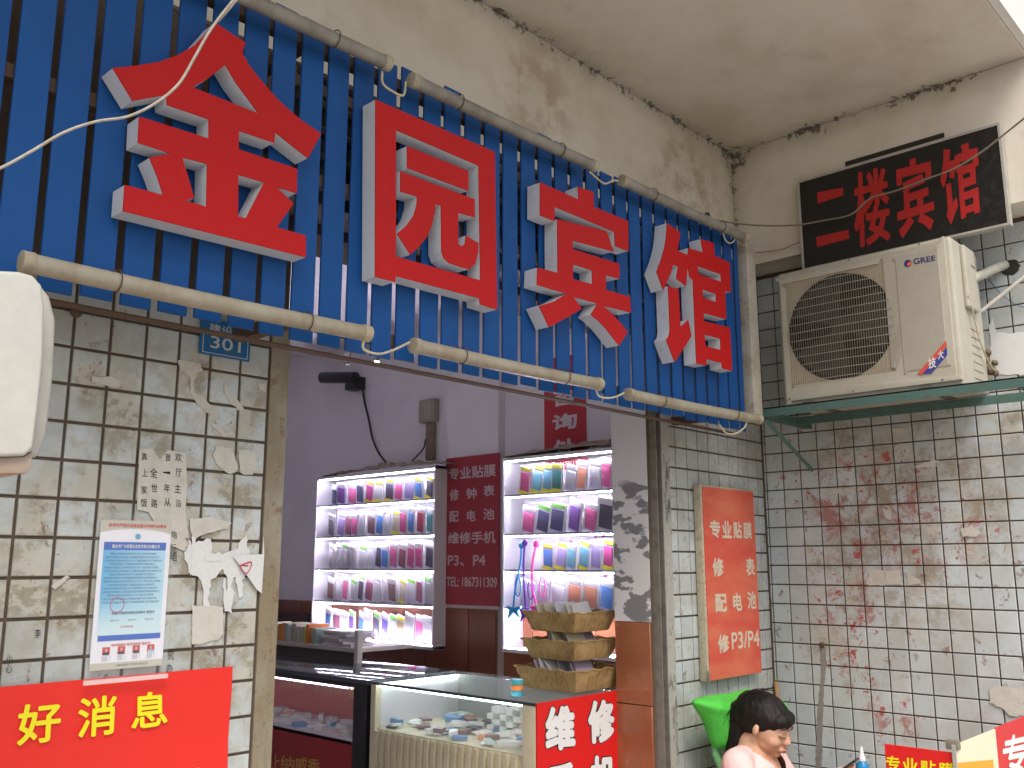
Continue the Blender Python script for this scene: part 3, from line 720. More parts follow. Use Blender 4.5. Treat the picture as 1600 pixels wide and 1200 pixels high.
tag(MB().tube(smooth_path([ony(x, y, -.018) for x, y in ((374,884),(392,878),(391,888),(384,896),(376,884),(388,884))]), .0012, 4).build('red_mark', flat('red_pen', (.55, .04, .06))), 'red pen mark on the white paper triangle', 'mark')
for i_s, (pts, lab) in enumerate([([(348,905),(352,904),(353,945),(350,952)], 'thin white paper shred left of the paper triangle'), ([(300,838),(306,842),(304,880),(298,900)], 'white paper shred at the left edge of the torn poster'), ([(368,905),(378,898),(380,930),(374,936)], 'short white shred under the paper triangle'), ([(320,866),(345,868),(344,876),(322,878)], 'white paper shred across the middle of the torn poster')]):
    sheet('paper_scrap', ('y', -.0093-.0002*i_s), pts, paperw, lab)
for i, (pts, lab) in enumerate([
    ([(278,562),(296,564),(313,568),(318,579),(308,582),(302,600),(304,612),(318,622),(336,640),(345,655),(332,650),(318,640),(305,628),(297,612),(298,590),(282,578)], 'curling torn paper just under the blue number plate'),
    ([(350,598),(358,604),(356,612),(368,622),(380,635),(383,642),(372,640),(360,630),(350,615)], 'thin torn paper strip near the top of the door jamb'),
    ([(328,660),(345,664),(352,676),(364,675),(365,681),(350,682),(338,672)], 'narrow torn white strip two tiles below the number plate'),
    ([(404,598),(416,600),(415,612),(406,610)], 'small white paper corner near the top of the door jamb'),
    ([(144,588),(158,590),(175,588),(190,598),(186,607),(160,602),(144,598)], 'torn paper scrap on the tiles above the handwritten notice'),
    ([(338,698),(360,700),(366,712),(372,735),(360,742),(340,728),(332,712)], 'cream paste patch right of the handwritten notice'),
    ([(372,702),(398,704),(402,722),(395,742),(376,740)], 'cream paste patch touching the door jamb'),
    ([(80,915),(104,898),(110,902),(86,920)], 'short white paper strip stuck aslant on the left tiles'),
    ([(300,945),(348,948),(350,990),(342,1000),(300,1008)], 'large cream paste patch low beside the framed notice'),
    ([(296,810),(330,808),(362,818),(355,826),(325,834),(300,842)], 'cream torn paper above the ragged white poster')]):
    sheet('paper_scrap', ('y', -.0065-.0003*i), pts, paper, lab)
for i, (pts, lab) in enumerate([
    ([(1392,511),(1401,500),(1403,515),(1410,520),(1385,520)], ''),
    ([(1545,508),(1551,496),(1556,520),(1600,520),(1640,512),(1640,585),(1558,586),(1546,570),(1548,530)], 'large torn white poster right of the air conditioner'),
    ([(1426,731),(1445,722),(1457,718),(1467,720),(1462,726),(1466,729),(1437,730)], 'small torn white paper wedge below the green bracket'),
    ([(1300,764),(1322,765),(1336,765),(1337,770),(1300,770)], 'thin horizontal white paper strip on the red-smeared tiles'),
    ([(1378,794),(1390,796),(1394,802),(1392,812),(1385,810),(1380,800)], 'small cream paper blob on the side wall'),
    ([(1364,888),(1382,892),(1382,915),(1354,914),(1356,902)], 'left cream paper patch among the red smears'),
    ([(1383,893),(1404,890),(1409,912),(1384,914)], 'middle cream paper patch among the red smears'),
    ([(1416,894),(1424,900),(1436,905),(1440,912),(1418,913)], 'right cream paper patch among the red smears'),
    ([(1500,826),(1518,822),(1530,830),(1526,838),(1505,838)], 'cream paper blob high on the side wall right of the smears'),
    ([(1394,671),(1410,668),(1420,671),(1408,676),(1395,676)], 'pale oval scrap just under the green bracket'),
    ([(1545,1075),(1562,1073),(1600,1075),(1600,1118),(1580,1120),(1568,1108),(1547,1098)], 'grey smeared paper patch low on the side wall')]):
    if lab: sheet('paper_scrap', ('x', -.0065-.0003*i), pts, paper if i != 1 else paperw, lab)
stainm = paint('drip_stain', (.30, .27, .25), .7, dirt=.4, sc=30)
sheet('drip_stain', ('x', -.0062), [(1281,1012),(1290,1010),(1292,1040),(1287,1070),(1284,1200),(1274,1200),(1278,1100),(1283,1050)], stainm, 'grey vertical drip stain under a rusty bolt on the side wall', 'stain')
q = onx(1284, 1008, -.012); tag(MB().ell(q, (.008, .010, .012), u=10, v=8).build('bolt', rust), 'rusty bolt in the side wall above a drip stain', 'bolt')
q = ony(119, 487, -.012); tag(MB().ell(q, (.013, .008, .013), u=12, v=8).build('rusty_plug', rust, smooth=True), 'round rusty plug in the tiles under the sign', 'plug')

# framed notice
NP = ('y', -.020)
nt = thing('framed_notice', 'long white and blue printed notice in a clear sleeve on the left tiles', 'notice', tuple(ony(205, 930, -.02)))
nq = [ony(158, 812, -.02), ony(267, 815, -.02), ony(255, 1041, -.02), ony(140, 1047, -.02)]
xa, xb = (nq[0].x+nq[3].x)/2, (nq[1].x+nq[2].x)/2; za, zb = (nq[0].z+nq[1].z)/2, (nq[2].z+nq[3].z)/2
NQ = [Vector((xa, -.020, za)), Vector((xb, -.020, za)), Vector((xb, -.020, zb)), Vector((xa, -.020, zb))]
MB().box((xa, -.0199, zb), (xb, -.0185, za)).build('sheet', flat('notice_paper', (.78, .77, .83), .5), nt)
def pane(mb, q, d=0): mb.add(shift(q, (0, d, 0)), [(0,1,2,3)])
mb = MB(); arc = [sub(NQ, u, v, u, v)[0] for u, v in ((0,0),(1,0),(1,.09),(.85,.072),(.6,.058),(.4,.058),(.2,.066),(0,.085))]
mb.add(shift(arc, (0, -.0004, 0)), [list(range(8))]); pane(mb, sub(NQ, 0, .955, 1, 1), -.0004); mb.build('beige_band', flat('notice_beige', (.52, .49, .40)), nt, fix=False)
mb = MB(); pane(mb, sub(NQ, .06, .15, .935, .205), -.0006); pane(mb, sub(NQ, .075, .775, .94, .812), -.0006); mb.build('blue_band', flat('notice_blue', (.03, .12, .5)), nt, fix=False)
nb = NG('notice_gradient'); tcn = nb.n.new('ShaderNodeTexCoord').outputs['Generated']; sx = nb.n.new('ShaderNodeSeparateXYZ'); nb.link(tcn, sx.inputs[0])
cc = nb.mix(sx.outputs[0], (.10, .42, .72), (.42, .66, .80)); cc = nb.mix(nb.ramp(sx.outputs[2], .55, 0), cc, (.58, .74, .78)); ngm = nb.done(cc, .5)
mb = MB(); pane(mb, sub(NQ, .06, .205, .935, .775), -.0006); mb.build('blue_field', ngm, nt, fix=False)
mb = MB(); put_text(mb, '株洲市芦淞区创建全国文明城市志愿者', sub(shift(NQ, (0, -.001, 0)), .10, .022, .92, .048), .02); put_text(mb, '“创文明城市·做文明市民”倡议书', sub(shift(NQ, (0, -.001, 0)), .25, .832, .80, .85), .02)
put_text(mb, '文明热线', sub(shift(NQ, (0, -.001, 0)), .36, .715, .54, .73), .0); mb.build('red_lettering', flat('notice_red', (.62, .07, .08)), nt)
mb = MB(); put_text(mb, '致全市广大经营业主的文明公约倡议书', sub(shift(NQ, (0, -.001, 0)), .17, .165, .84, .192), .02); mb.build('white_lettering', flat('white_print', (.8, .8, .8)), nt)
mb = MB(); lines = ['尊敬的各位经营业主和市民朋友们为了进一步提升城市文明程度', '让我们共同携手从自身做起从小事做起自觉遵守社会公德维护环境', '不乱丢垃圾不随地吐痰不乱贴广告不占道经营做到门前三包整洁有序', '诚信经营文明待客公平交易童叟无欺热情周到优质服务顾客至上']
for i in range(15):
    v = .222+i*.0235; u0 = .09 if i % 3 else .15
    put_text(mb, lines[i % 4], sub(shift(NQ, (0, -.001, 0)), u0, v, .80+.09*((i*7) % 3)/2, v+.015), .0)
put_text(mb, '“创建文明城市你我共同参与”承诺书', sub(shift(NQ, (0, -.001, 0)), .22, .62, .83, .64), .02)
for k in range(3): put_text(mb, '诚信守法', sub(shift(NQ, (0, -.001, 0)), .22+.24*k, .672, .34+.24*k, .684), .0)
for k in range(4):
    for j in range(3): put_text(mb, ['姓名张', '职务员', '电话号'][j]+'一二', sub(shift(NQ, (0, -.001, 0)), .15+.205*k, .912+.011*j, .27+.205*k, .92+.011*j), .0)
put_text(mb, '创建文明城市工作领导小组办公室', sub(shift(NQ, (0, -.001, 0)), .35, .968, .78, .983), .0)
mb.build('small_lettering', flat('print_grey', (.10, .15, .22)), nt)
mb = MB(); cn = sub(NQ, .52, .11, .52, .11)[0]+Vector((0, -.0009, 0)); mb.add([cn+Vector((math.cos(k*.6283)*.0062, 0, math.sin(k*.6283)*.0062)) for k in range(10)], [list(range(10))]); mb.build('round_emblem', flat('emblem_blue', (.10, .35, .55)), nt, fix=False)
mb = MB(); cn = sub(NQ, .30, .575, .30, .575)[0]+Vector((0, -.0013, 0)); mb.tube([cn+Vector((math.cos(k*.39)*.015, 0, math.sin(k*.39)*.015)) for k in range(17)], .0007, 4); mb.build('red_seal', flat('notice_red', (.62, .07, .08)), nt)
for k in range(4):
    u = .15+.205*k; pr = MB(); pane(pr, sub(NQ, u, .852, u+.1, .903), -.0008); pp = pr.build('portrait', flat('photo_red', (.55, .04, .05)), nt, fix=False)
    q = sub(NQ, u+.05, .872, u, 0)[0]; mb = MB(); mb.add([q+Vector((math.cos(t*.6283)*.0028, -.0012, math.sin(t*.6283)*.0038)) for t in range(10)], [list(range(10))]); mb.build('face_print', flat('photo_skin', (.55, .36, .27)), pp, fix=False)
    q = sub(NQ, u+.01, .887, u+.09, .903); mb = MB(); pane(mb, q, -.0014); mb.build('suit_print', flat('photo_suit' if k < 3 else 'photo_shirt', (.03, .035, .07) if k < 3 else (.35, .55, .75)), pp, fix=False)
slv = glassy('clear_sleeve', (.9, .92, .9), .04, .12)
MB().box((xa-.012, -.0275, zb-.022), (xb+.006, -.0245, za+.014)).build('clear_sleeve', slv, nt)
MB().box((xa-.014, -.034, zb-.026), (xb+.008, -.0277, zb-.017)).build('sleeve_lip', glassy('sleeve_lip_m', (.9, .9, .88), .4, .1), nt)

# red banner lower left
bn = thing('red_banner', 'bright red cloth banner with yellow characters at the lower left', 'banner', (-3, -.014, 1.3))
bt = 1.369; bb = .62
gq = NG('red_cloth'); n_ = gq.noise(4, 3, stretch=(1, 1, 3)); gq.bump(n_, .15, .02); rcl = gq.done((.78, .022, .012), .6)
nx, nz = 24, 14; mb = MB(); vs = []
for j in range(nz+1):
    for i in range(nx+1):
        x = -4.2+(4.2-2.574)*i/nx; z = bt-(bt-bb)*j/nz
        vs.append((x, -.0125-.0022*math.sin(z*31+x*3)-.0015*math.sin(x*9+z*17), z))
mb.add(vs, [(j*(nx+1)+i, (j+1)*(nx+1)+i, (j+1)*(nx+1)+i+1, j*(nx+1)+i+1) for j in range(nz) for i in range(nx)]); cl = mb.build('cloth', rcl, bn, smooth=True, fix=False)
mb = MB(); yp = ('y', -.018)
for tx, p in (('好', [(28,1102),(97,1095),(93,1157),(26,1166)]), ('消', [(123,1091),(183,1085),(180,1147),(120,1154)]), ('息', [(206,1083),(261,1079),(262,1132),(205,1141)])):
    mb = MB(); put_text(mb, tx, [onp(yp, *a) for a in p], .035); mb.build('character', flat('yellow_print', (.85, .75, .01), .5), bn)
mb = MB(); put_text(mb, '喜讯', [onp(yp, *a) for a in [(298,1200),(345,1198),(344,1250),(296,1254)]], .035)
mb.build('lettering', flat('yellow_print', (.85, .75, .01), .5), bn)

# number plate
pq = [ony(313, 497, -.012), ony(393, 509, -.012), ony(393, 565, -.012), ony(313, 553, -.012)]
npx0, npx1 = (pq[0].x+pq[3].x)/2, pq[1].x; npz0, npz1 = (pq[2].z+pq[3].z)/2, (pq[0].z+pq[1].z)/2
pt_ = thing('number_plate', 'blue house number plate reading 301 tucked under the sign', 'number plate', (npx0, -.01, npz0))
MB().box((npx0, -.012, npz0), (npx1, -.007, npz1)).build('plate', paint('plate_blue', (.01, .13, .33), .35, dirt=.3, sc=30), pt_, bevel=.001, segs=1)
mb = MB(); PQ = [Vector((npx0, -.0128, npz1)), Vector((npx1, -.0128, npz1)), Vector((npx1, -.0128, npz0)), Vector((npx0, -.0128, npz0))]
put_text(mb, '建设路', sub(PQ, .16, .12, .86, .37), .02); put_text(mb, '301', sub(PQ, .2, .46, .8, .80), .02)
for q in ((.05, .93, .95, .95), (.05, .3, .065, .93), (.935, .3, .95, .93)): mb.add(sub(PQ, *q), [(0,1,2,3)])
mb.build('lettering', flat('plate_white', (.5, .55, .55), .5), pt_, fix=False)

# red board on facade wall, right of the door
rb = thing('red_board', 'worn red padded board with white characters leaning on the tiles right of the door', 'signboard', (-.37, -.03, 1.15))
rq = [ony(1095, 752, -.045), ony(1178, 768, -.03), ony(1183, 1055, -.03), ony(1105, 1066, -.045)]
bxa = (rq[0].x+rq[3].x)/2; bxb = (rq[1].x+rq[2].x)/2; bza = (rq[0].z+rq[1].z)/2; bzb = (rq[2].z+rq[3].z)/2
rcd = NG('faded_red_board'); z1 = rcd.noise(4, 5, .6, stretch=(1, 1, 2.5)); sx = rcd.n.new('ShaderNodeSeparateXYZ'); rcd.link(rcd.pos(), sx.inputs[0])
c_ = rcd.mix(rcd.ramp(z1, .35, .7), (.62, .085, .055), (.66, .17, .09)); rcd.bump(rcd.noise(40, 3, stretch=(.3, 1, 3)), .2, .002); rbm = rcd.done(c_, .6)
MB().box((bxa+.004, -.042, bzb+.004), (bxb-.004, -.008, bza-.004)).build('padding', paint('frayed_foam', (.50, .44, .33), .9, dirt=.6, dcol=(.2, .14, .08), sc=50), rb, bevel=.005)
RQ = [Vector((bxa+.014, -.0455, bza-.012)), Vector((bxb-.012, -.0455, bza-.012)), Vector((bxb-.012, -.0455, bzb+.008)), Vector((bxa+.018, -.0455, bzb+.008))]
mb = MB(); mb.prism(RQ, (0, .0034, 0)); mb.build('face', rbm, rb)
mb = MB(); RT = shift(RQ, (0, -.0008, 0))
for tx, u0, u1, v0, v1 in (('专',.10,.30,.175,.27),('业',.33,.52,.175,.27),('贴',.55,.72,.175,.27),('膜',.75,.93,.175,.27),('修',.12,.33,.375,.475),('表',.77,.95,.375,.475),('配',.14,.36,.565,.66),('电',.48,.66,.565,.66),('池',.77,.95,.56,.655),('修',.16,.37,.775,.87),('P3/P4',.42,.98,.77,.86)):
    mb = MB(); put_text(mb, tx, sub(RT, u0, v0, u1, v1), .055 if len(tx) < 2 else .03); mb.build('character', paint('worn_white_print', (.66, .58, .46), .6, dirt=.5, dcol=(.6, .25, .15), sc=70), rb)
mb = MB(); mb.prism([(bxa+.004, -.043, bzb+.05), (bxa-.035, -.075, bzb+.045), (bxa-.01, -.06, bzb-.01), (bxa+.01, -.043, bzb)], (0, .001, .0)); mb.build('loose_flap', paper, rb)

# white housing at the left edge of the view
wf = thing('white_housing', 'white rounded metal housing hanging at the left edge beside the sign', 'housing', (-3.35, -.5, 1.75))
whm = paint('white_metal', (.56, .55, .50), .35, .1, dirt=.18, dcol=(.4, .36, .28), sc=8)
o_ = [ony(x, y, -.60) for x, y in ((-90,418),(30,424),(52,430),(66,446),(70,480),(68,560),(60,640),(52,700),(40,712),(-90,716))]
MB().prism(o_, (0, .12, 0)).build('front_shell', whm, wf, bevel=.012, segs=4)
o_ = [ony(x, y, -.56) for x, y in ((-80,440),(60,440),(78,462),(88,500),(84,590),(74,680),(60,715),(-80,715))]
MB().prism(o_, (0, .10, 0)).build('back_shell', paint('white_metal2', (.50, .49, .44), .4, .1, dirt=.2, sc=8), wf, bevel=.008, segs=3)
o_ = [ony(x, y, -.59) for x, y in ((-90,717),(38,713),(52,704),(50,730),(42,740),(-90,742))]
MB().prism(o_, (0, .10, 0)).build('bottom_cap', paint('beige_cap', (.42, .32, .25), .5, dirt=.3), wf, bevel=.004)
MB().box((-3.6, -.46, 1.95), (-3.5, -.0005, 2.0)).build('wall_arm', steel_d, wf)

# free cables
wc = paint('old_white_cable', (.40, .36, .30), .6, dirt=.5, dcol=(.22, .15, .10), sc=60)
cable('white_cable', [ony(-60, 285, -.75), ony(0, 263, -.74)] + [ony(x, y, -.72) for x, y in ((50,236),(100,207),(150,190),(200,182),(245,160),(280,130),(305,88),(330,45),(365,0),(395,-30))] + [Vector((-2.62, SLAB_Y+.05, ZC))], .0023, wc, 'off-white twisted cable drooping across the first big character')
cable('sign_cable', [ony(1085, 330, -.29), ony(1105, 340, -.3), ony(1130, 346, -.3), onx(1180, 352, -.3), onx(1240, 352, -.26), onx(1290, 344, -.24), onx(1330, 335, -.24), onx(1360, 310, -.24), onx(1400, 298, -.24), onx(1450, 279, -.24), onx(1490, 264, -.24), onx(1530, 240, -.24), onx(1560, 217, -.25), onx(1600, 185, -.28), onx(1680, 120, -.35)], .0036, paint('grey_cable', (.24, .20, .15), .7, dirt=.5, sc=40), 'dirty cable running from the blue sign across the black signboard')
cable('red_wire', [onx(x, y, PX-.02) for x, y in ((1168,394),(1190,394),(1220,390),(1240,382),(1250,378))], .0018, flat('red_wire_m', (.3, .03, .03)), 'thin red wire on the plaster left of the black signboard')
cable('cable_loop', [ony(x, y, -.31) for x, y in ((1128,352),(1132,372),(1140,380),(1148,374),(1146,360))], .0028, cream_w, 'small cream cable loop at the upper right end of the sign')
mb = MB()
for k in range(4):
    p = [ony(1098+k*3+R_.uniform(-3, 3), 336+R_.uniform(-4, 5), -.30) for _ in range(5)]; mb.tube(smooth_path(p), .002, 5)
tag(mb.build('wire_tangle', flat('black_wire', (.02, .018, .015))), 'tangle of dark wires on top of the sign near the corner', 'wires')

# ================================================================== INSIDE THE SHOP
def led_dots(name, col, st):
    m_ = glow(name, col, st); t_ = m_.node_tree; b_ = t_.nodes['Principled BSDF']
    g_ = t_.nodes.new('ShaderNodeNewGeometry'); x_ = t_.nodes.new('ShaderNodeSeparateXYZ'); t_.links.new(g_.outputs['Position'], x_.inputs[0])
    a_ = t_.nodes.new('ShaderNodeMath'); a_.operation = 'MULTIPLY'; t_.links.new(x_.outputs[1], a_.inputs[0]); a_.inputs[1].default_value = 2*math.pi/.019
    c_ = t_.nodes.new('ShaderNodeMath'); c_.operation = 'SINE'; t_.links.new(a_.outputs[0], c_.inputs[0])
    r_ = t_.nodes.new('ShaderNodeMapRange'); t_.links.new(c_.outputs[0], r_.inputs[0]); r_.inputs[1].default_value = -.1; r_.inputs[2].default_value = .3; r_.inputs[3].default_value = .6; r_.inputs[4].default_value = st
    t_.links.new(r_.outputs[0], b_.inputs['Emission Strength']); return m_
led_w = led_dots('led_strip', (.84, .80, 1.0), 160); led_b = glow('led_strip_cool', (.80, 1.0, .92), 7)
CX = -.40
white_lam = flat('white_laminate', (.70, .69, .72), .35)
CC = {'navy': (.02,.03,.12), 'purple': (.20,.05,.40), 'pink': (.75,.08,.28), 'magenta': (.65,.02,.25), 'white': (.72,.72,.76), 'black': (.02,.02,.03), 'lavender': (.38,.30,.62), 'blue': (.02,.22,.62), 'grey': (.25,.25,.30), 'maroon': (.25,.02,.05), 'brown': (.22,.10,.06), 'teal': (.03,.35,.33), 'red': (.55,.03,.06), 'clear': (.60,.62,.70), 'cream': (.65,.58,.40), 'tan': (.5,.36,.16), 'orange': (.75,.28,.10), 'cyan': (.15,.55,.70), 'indigo': (.08,.04,.40), 'mauve': (.45,.35,.45)}
CCM = {k: flat('case_'+k, tuple(.80*a+.20*b for a, b in zip(v, (.55, .5, .68))), .2) for k, v in CC.items()}
pk_m = flat('packet_card', (.74, .73, .80), .2); tabm = {'g': flat('tab_green', (.18, .62, .08)), 'y': flat('tab_yellow', (.80, .72, .05)), '': flat('tab_white', (.75, .75, .78)), 'o': flat('tab_orange', (.8, .3, .05))}
ORD = ['first', 'second', 'third', 'fourth', 'fifth', 'sixth', 'seventh', 'eighth', 'ninth', 'tenth', 'eleventh', 'twelfth', 'thirteenth', 'fourteenth']
ROWN = ['top', 'second', 'third', 'fourth', 'bottom']
def packet(y, z, w, h, lean, colr, tab, lab, grp, case_frac=.78):
    t = thing('phone_case_packet', lab, 'phone case', (0, 0, 0), grp)
    M = Matrix.Translation((CX+.035+R_.uniform(0, .02), y, z)) @ Matrix.Rotation(rad(lean), 4, 'X') @ Matrix.Rotation(rad(-10+R_.uniform(-3, 3)), 4, 'Y') @ Matrix.Rotation(rad(R_.uniform(-14, 6)), 4, 'Z')
    t.matrix_basis = M
    MB().box((.004, -w/2, 0), (.013, w/2, h)).build('packet', pk_m, None).parent = t
    MB().box((-.002, -w*.36, h*.08), (.0039, w*.36, h*case_frac)).build('case', CCM[colr], None, bevel=.003, segs=2).parent = t
    MB().box((.0, -w*.40, h*.86), (.0038, w*.40, h*.97)).build('hang_tab', tabm[tab], None).parent = t
    if tab == 'y': MB().box((-.004, -w*.45, 0), (-.0022, w*.45, h*.13)).build('price_strip', tabm['y'], None).parent = t
def cabinet(name, lab, ya, yb, zrows, rowsdef, side, xs):
    """ya > yb (left end to right end), zrows: shelf heights from the top underside to the bottom board"""
    cb = thing(name, lab, 'display cabinet', (CX, (ya+yb)/2, zrows[-1]))
    zt, zb_ = zrows[0], zrows[-1]; x1 = IW-.001
    MB().box((CX, yb, zt), (x1, ya, zt+.018)).build('top_board', white_lam, cb, bevel=.002, segs=1)
    MB().box((CX, yb, zb_-.018), (x1, ya, zb_)).build('bottom_board', white_lam, cb, bevel=.002, segs=1)
    MB().box((CX-.001, ya, zb_-.018), (x1, ya+.012, zt+.018)).build('side_panel', white_lam, cb)
    MB().box((CX-.001, yb-.0, zb_-.018), (x1, yb+.010, zt+.018)).build('side_panel', white_lam, cb)
    for z in zrows[1:-1]:
        MB().box((CX+.003, yb+.0105, z-.0003), (x1, ya-.001, z+.007)).build('shelf', flat('shelf_glass', (.22, .22, .25), .2), cb)
    leds = [(zt-.002, 1)] + [(z-.005, 0) for z in zrows[1:-1]] + [(zb_+.006, 0)]
    for z, _ in leds: MB().box((CX+.002, yb+.011, z-.0026), (CX+.0065, ya-.014, z-.0005)).build('led_strip', led_w, cb)
    for r, spec in enumerate(rowsdef):
        items = spec.split(); n = len(items); h0 = (zrows[r]-zrows[r+1])
        for i, it in enumerate(items):
            cn, _, tb = it.partition('/')
            if cn == '-': continue
            w = (ya-yb-.12)/n*1.02
            y = ya-.075-(ya-yb-.12)*(i+.35)/n
            packet(y, zrows[r+1]+.008, min(w, .098), h0*R_.uniform(.70, .84), R_.uniform(9, 18), cn, tb, f'{cn} phone case, {ORD[i]} from left, {ROWN[r]} shelf of the {side} lit cabinet', f'phone cases in the {side} lit cabinet')
    return cb
zl = [onx(590, y, CX).z for y in (741, 786, 838, 891, 944, 1003)]
cabinet('display_cabinet', 'lit white wall cabinet of phone cases left of the dark red poster', 2.765, 1.698, zl,
 ['navy purple pink navy magenta/y white/y black/y pink lavender blue/y black/y', 'grey lavender maroon pink clear brown blue white cream/y pink blue red teal', 'white white white/g white white/g white black blue pink maroon pink pink black',
  'brown white pink white/g black/g maroon white white brown cream/y white/g maroon white/g', 'blue maroon clear purple/g blue white black/g indigo clear/g tan/y white pink white'], 'left', 0)
zr = [onx(880, y, CX).z for y in (712, 770, 834, 893, 955)]
zr_bot = onx(800, 1014, CX).z
c2_ = cabinet('display_cabinet', 'lit white wall cabinet of phone cases right of the dark red poster', 1.195, .30, zr+[zr_bot],
 ['pink/y cyan/y cyan/y teal/y white orange white pink cyan cyan black/y', 'pink navy/g navy/g purple pink black maroon blue', '- - blue/y lavender/y cyan cyan/y lavender magenta/y teal/y grey grey', 'white white white orange orange blue blue mauve'], 'right', 0)
# decor dots on the wallpaper inside the right cabinet
mb = MB()
for k in range(34):
    y = R_.uniform(.35, 1.12); z = R_.choice(zr[:4])-R_.uniform(.01, .05); r = R_.uniform(.005, .011); q = Vector((IW-.0012, y, z))
    mb.add([q+Vector((0, math.cos(t*.785)*r, math.sin(t*.785)*r)) for t in range(8)], [list(range(8))])
tag(mb.build('wall_dots', [flat('dots_pink', (.6, .1, .35))], fix=False), 'small pink dots printed on the wall inside the right cabinet', 'wall dots')

# cloth / plastic sheet on cabinet tops
def crumple(name, x0, x1, ya, yb, z, lab, seed):
    nx, ny = 6, 46; vs = []
    for j in range(ny+1):
        for i in range(nx+1):
            x = x0+(x1-x0)*i/nx; y = ya+(yb-ya)*j/ny
            n = mnoise.noise(Vector((x*9+seed, y*11, 0))); n2 = mnoise.noise(Vector((x*30, y*35, seed)))
            e = math.sin(math.pi*min(1, j/ny*1.0))**.4
            vs.append((x-(.02 if i == 0 else 0), y, z+.002+e*(.022+.045*abs(n)+.014*n2)*(1 if 0 < i else .25)))
    mb = MB(); mb.add(vs, [(j*(nx+1)+i, j*(nx+1)+i+1, (j+1)*(nx+1)+i+1, (j+1)*(nx+1)+i) for j in range(ny) for i in range(nx)])
    return tag(mb.build(name, paint('dusty_sheet', (.30, .24, .17), .7, dirt=.5, dcol=(.12, .08, .05), sc=20), smooth=True, fix=False), lab, 'sheet')
crumple('dust_sheet', CX+.01, IW-.06, 2.72, 1.62, zl[0]+.019, 'crumpled brown plastic sheet lying on top of the left lit cabinet', 3)
crumple('dust_sheet', CX+.01, IW-.005, 1.19, .28, zr[0]+.019, 'dusty grey-brown sheet lying on top of the right lit cabinet', 8)

# red posters inside
pi_ = thing('red_poster', 'dark red poster with white repair words between the two lit cabinets', 'poster', (IW-.06, 1.52, 1.39))
PX2 = IW-.066; qa = [onx(697, 716, PX2), onx(780, 708, PX2), onx(780, 947, PX2), onx(697, 945, PX2)]
y0, y1 = qa[0].y, qa[1].y; z0, z1 = (qa[0].z+qa[1].z)/2, (qa[2].z+qa[3].z)/2
MB().box((PX2, y1, z1), (PX2+.008, y0, z0)).build('sheet', flat('poster_dark_red', (.30, .025, .035), .5), pi_)
Q = [Vector((PX2-.001, y0, z0)), Vector((PX2-.001, y1, z0)), Vector((PX2-.001, y1, z1)), Vector((PX2-.001, y0, z1))]; mb = MB()
for tx, u0, u1, v0, v1 in (('专业贴膜',.06,.94,.07,.155),('修',.08,.26,.22,.30),('钟',.40,.60,.22,.295),('表',.72,.92,.21,.285),('配',.08,.26,.37,.445),('电',.42,.58,.37,.445),('池',.72,.92,.365,.44),('维修手机',.06,.94,.515,.595),('P3、P4',.06,.76,.67,.745),('TEL: 1867311309',.04,.97,.815,.88)):
    mb = MB(); put_text(mb, tx, sub(Q, u0, v0, u1, v1), .03); mb.build('lettering', flat('poster_white', (.52, .46, .46), .6), pi_)
pz = thing('red_banner', 'narrow red banner with white characters hanging behind the right lit cabinet', 'banner', (IW-.004, .9, 2.05))
MB().box((IW-.006, .785, 2.052), (IW-.002, 1.052, 2.62)).build('cloth', flat('banner_red', (.42, .02, .025), .6), pz)
mb = MB(); Q = [Vector((IW-.0072, 1.052, 2.475)), Vector((IW-.0072, .785, 2.475)), Vector((IW-.0072, .785, 2.05)), Vector((IW-.0072, 1.052, 2.05))]
for tx, v0, v1 in (('咨', .06, .25), ('询', .34, .53), ('处', .64, .83)): put_text(mb, tx, sub(Q, .20, v0, .80, v1), .06); mb.build('character', flat('banner_white', (.62, .58, .60), .6), pz); mb = MB()
put_text(mb, '电话 18673113091', sub(Q, .05, .89, .95, .97), .02)
mb.build('lettering', flat('banner_white', (.62, .58, .60), .6), pz)

# lanyards hanging on the right cabinet
for i, (cn, pts, lab) in enumerate((('cyan', [(815,852),(813,880),(806,915),(802,950)], 'blue fish-tail lanyard hanging on the right lit cabinet'), ('purple', [(820,848),(818,880),(819,915),(822,955)], 'purple fish-tail lanyard hanging on the right lit cabinet'), ('pink', [(838,850),(832,880),(832,920),(840,950)], 'pink fish-tail lanyard hanging on the right lit cabinet'))):
    t = thing('lanyard', lab, 'lanyard', tuple(onx(*pts[0], CX-.02)), 'fish-tail lanyards'); X = CX-.012-.004*i
    P_ = [onx(x, y, X) for x, y in pts]; mt = flat('lanyard_'+cn, {'cyan': (.03,.30,.60), 'purple': (.12,.02,.30), 'pink': (.85,.05,.35)}[cn], .4)
    MB().tube(smooth_path(P_), .005, 8).build('strap', mt, t)
    c = P_[-1]+Vector((0, -.03, .10)); MB().tube([c+Vector((0, math.cos(k*.52)*.018, math.sin(k*.52)*.045)) for k in range(13)], .0035, 6).build('loop', mt, t)
    c = P_[-1]; mb = MB(); mb.prism([c, c+Vector((0, .05, .012)), c+Vector((0, .03, -.018)), c+Vector((0, .04, -.05)), c+Vector((0, 0, -.02)), c+Vector((0, -.04, -.045)), c+Vector((0, -.025, -.015)), c+Vector((0, -.05, .012))], (.012, 0, 0)); mb.build('tail', mt, t, bevel=.003)
    MB().ell(P_[0], (.012, .016, .018)).build('bow', mt, t, smooth=True)
mb = MB(); mb.box((CX-.012, .305, 1.53), (CX-.004, .345, 1.72)); tag(mb.build('black_strip', flat('case_black', (.02, .02, .03))), 'black narrow panel hanging at the right end of the right lit cabinet', 'panel')

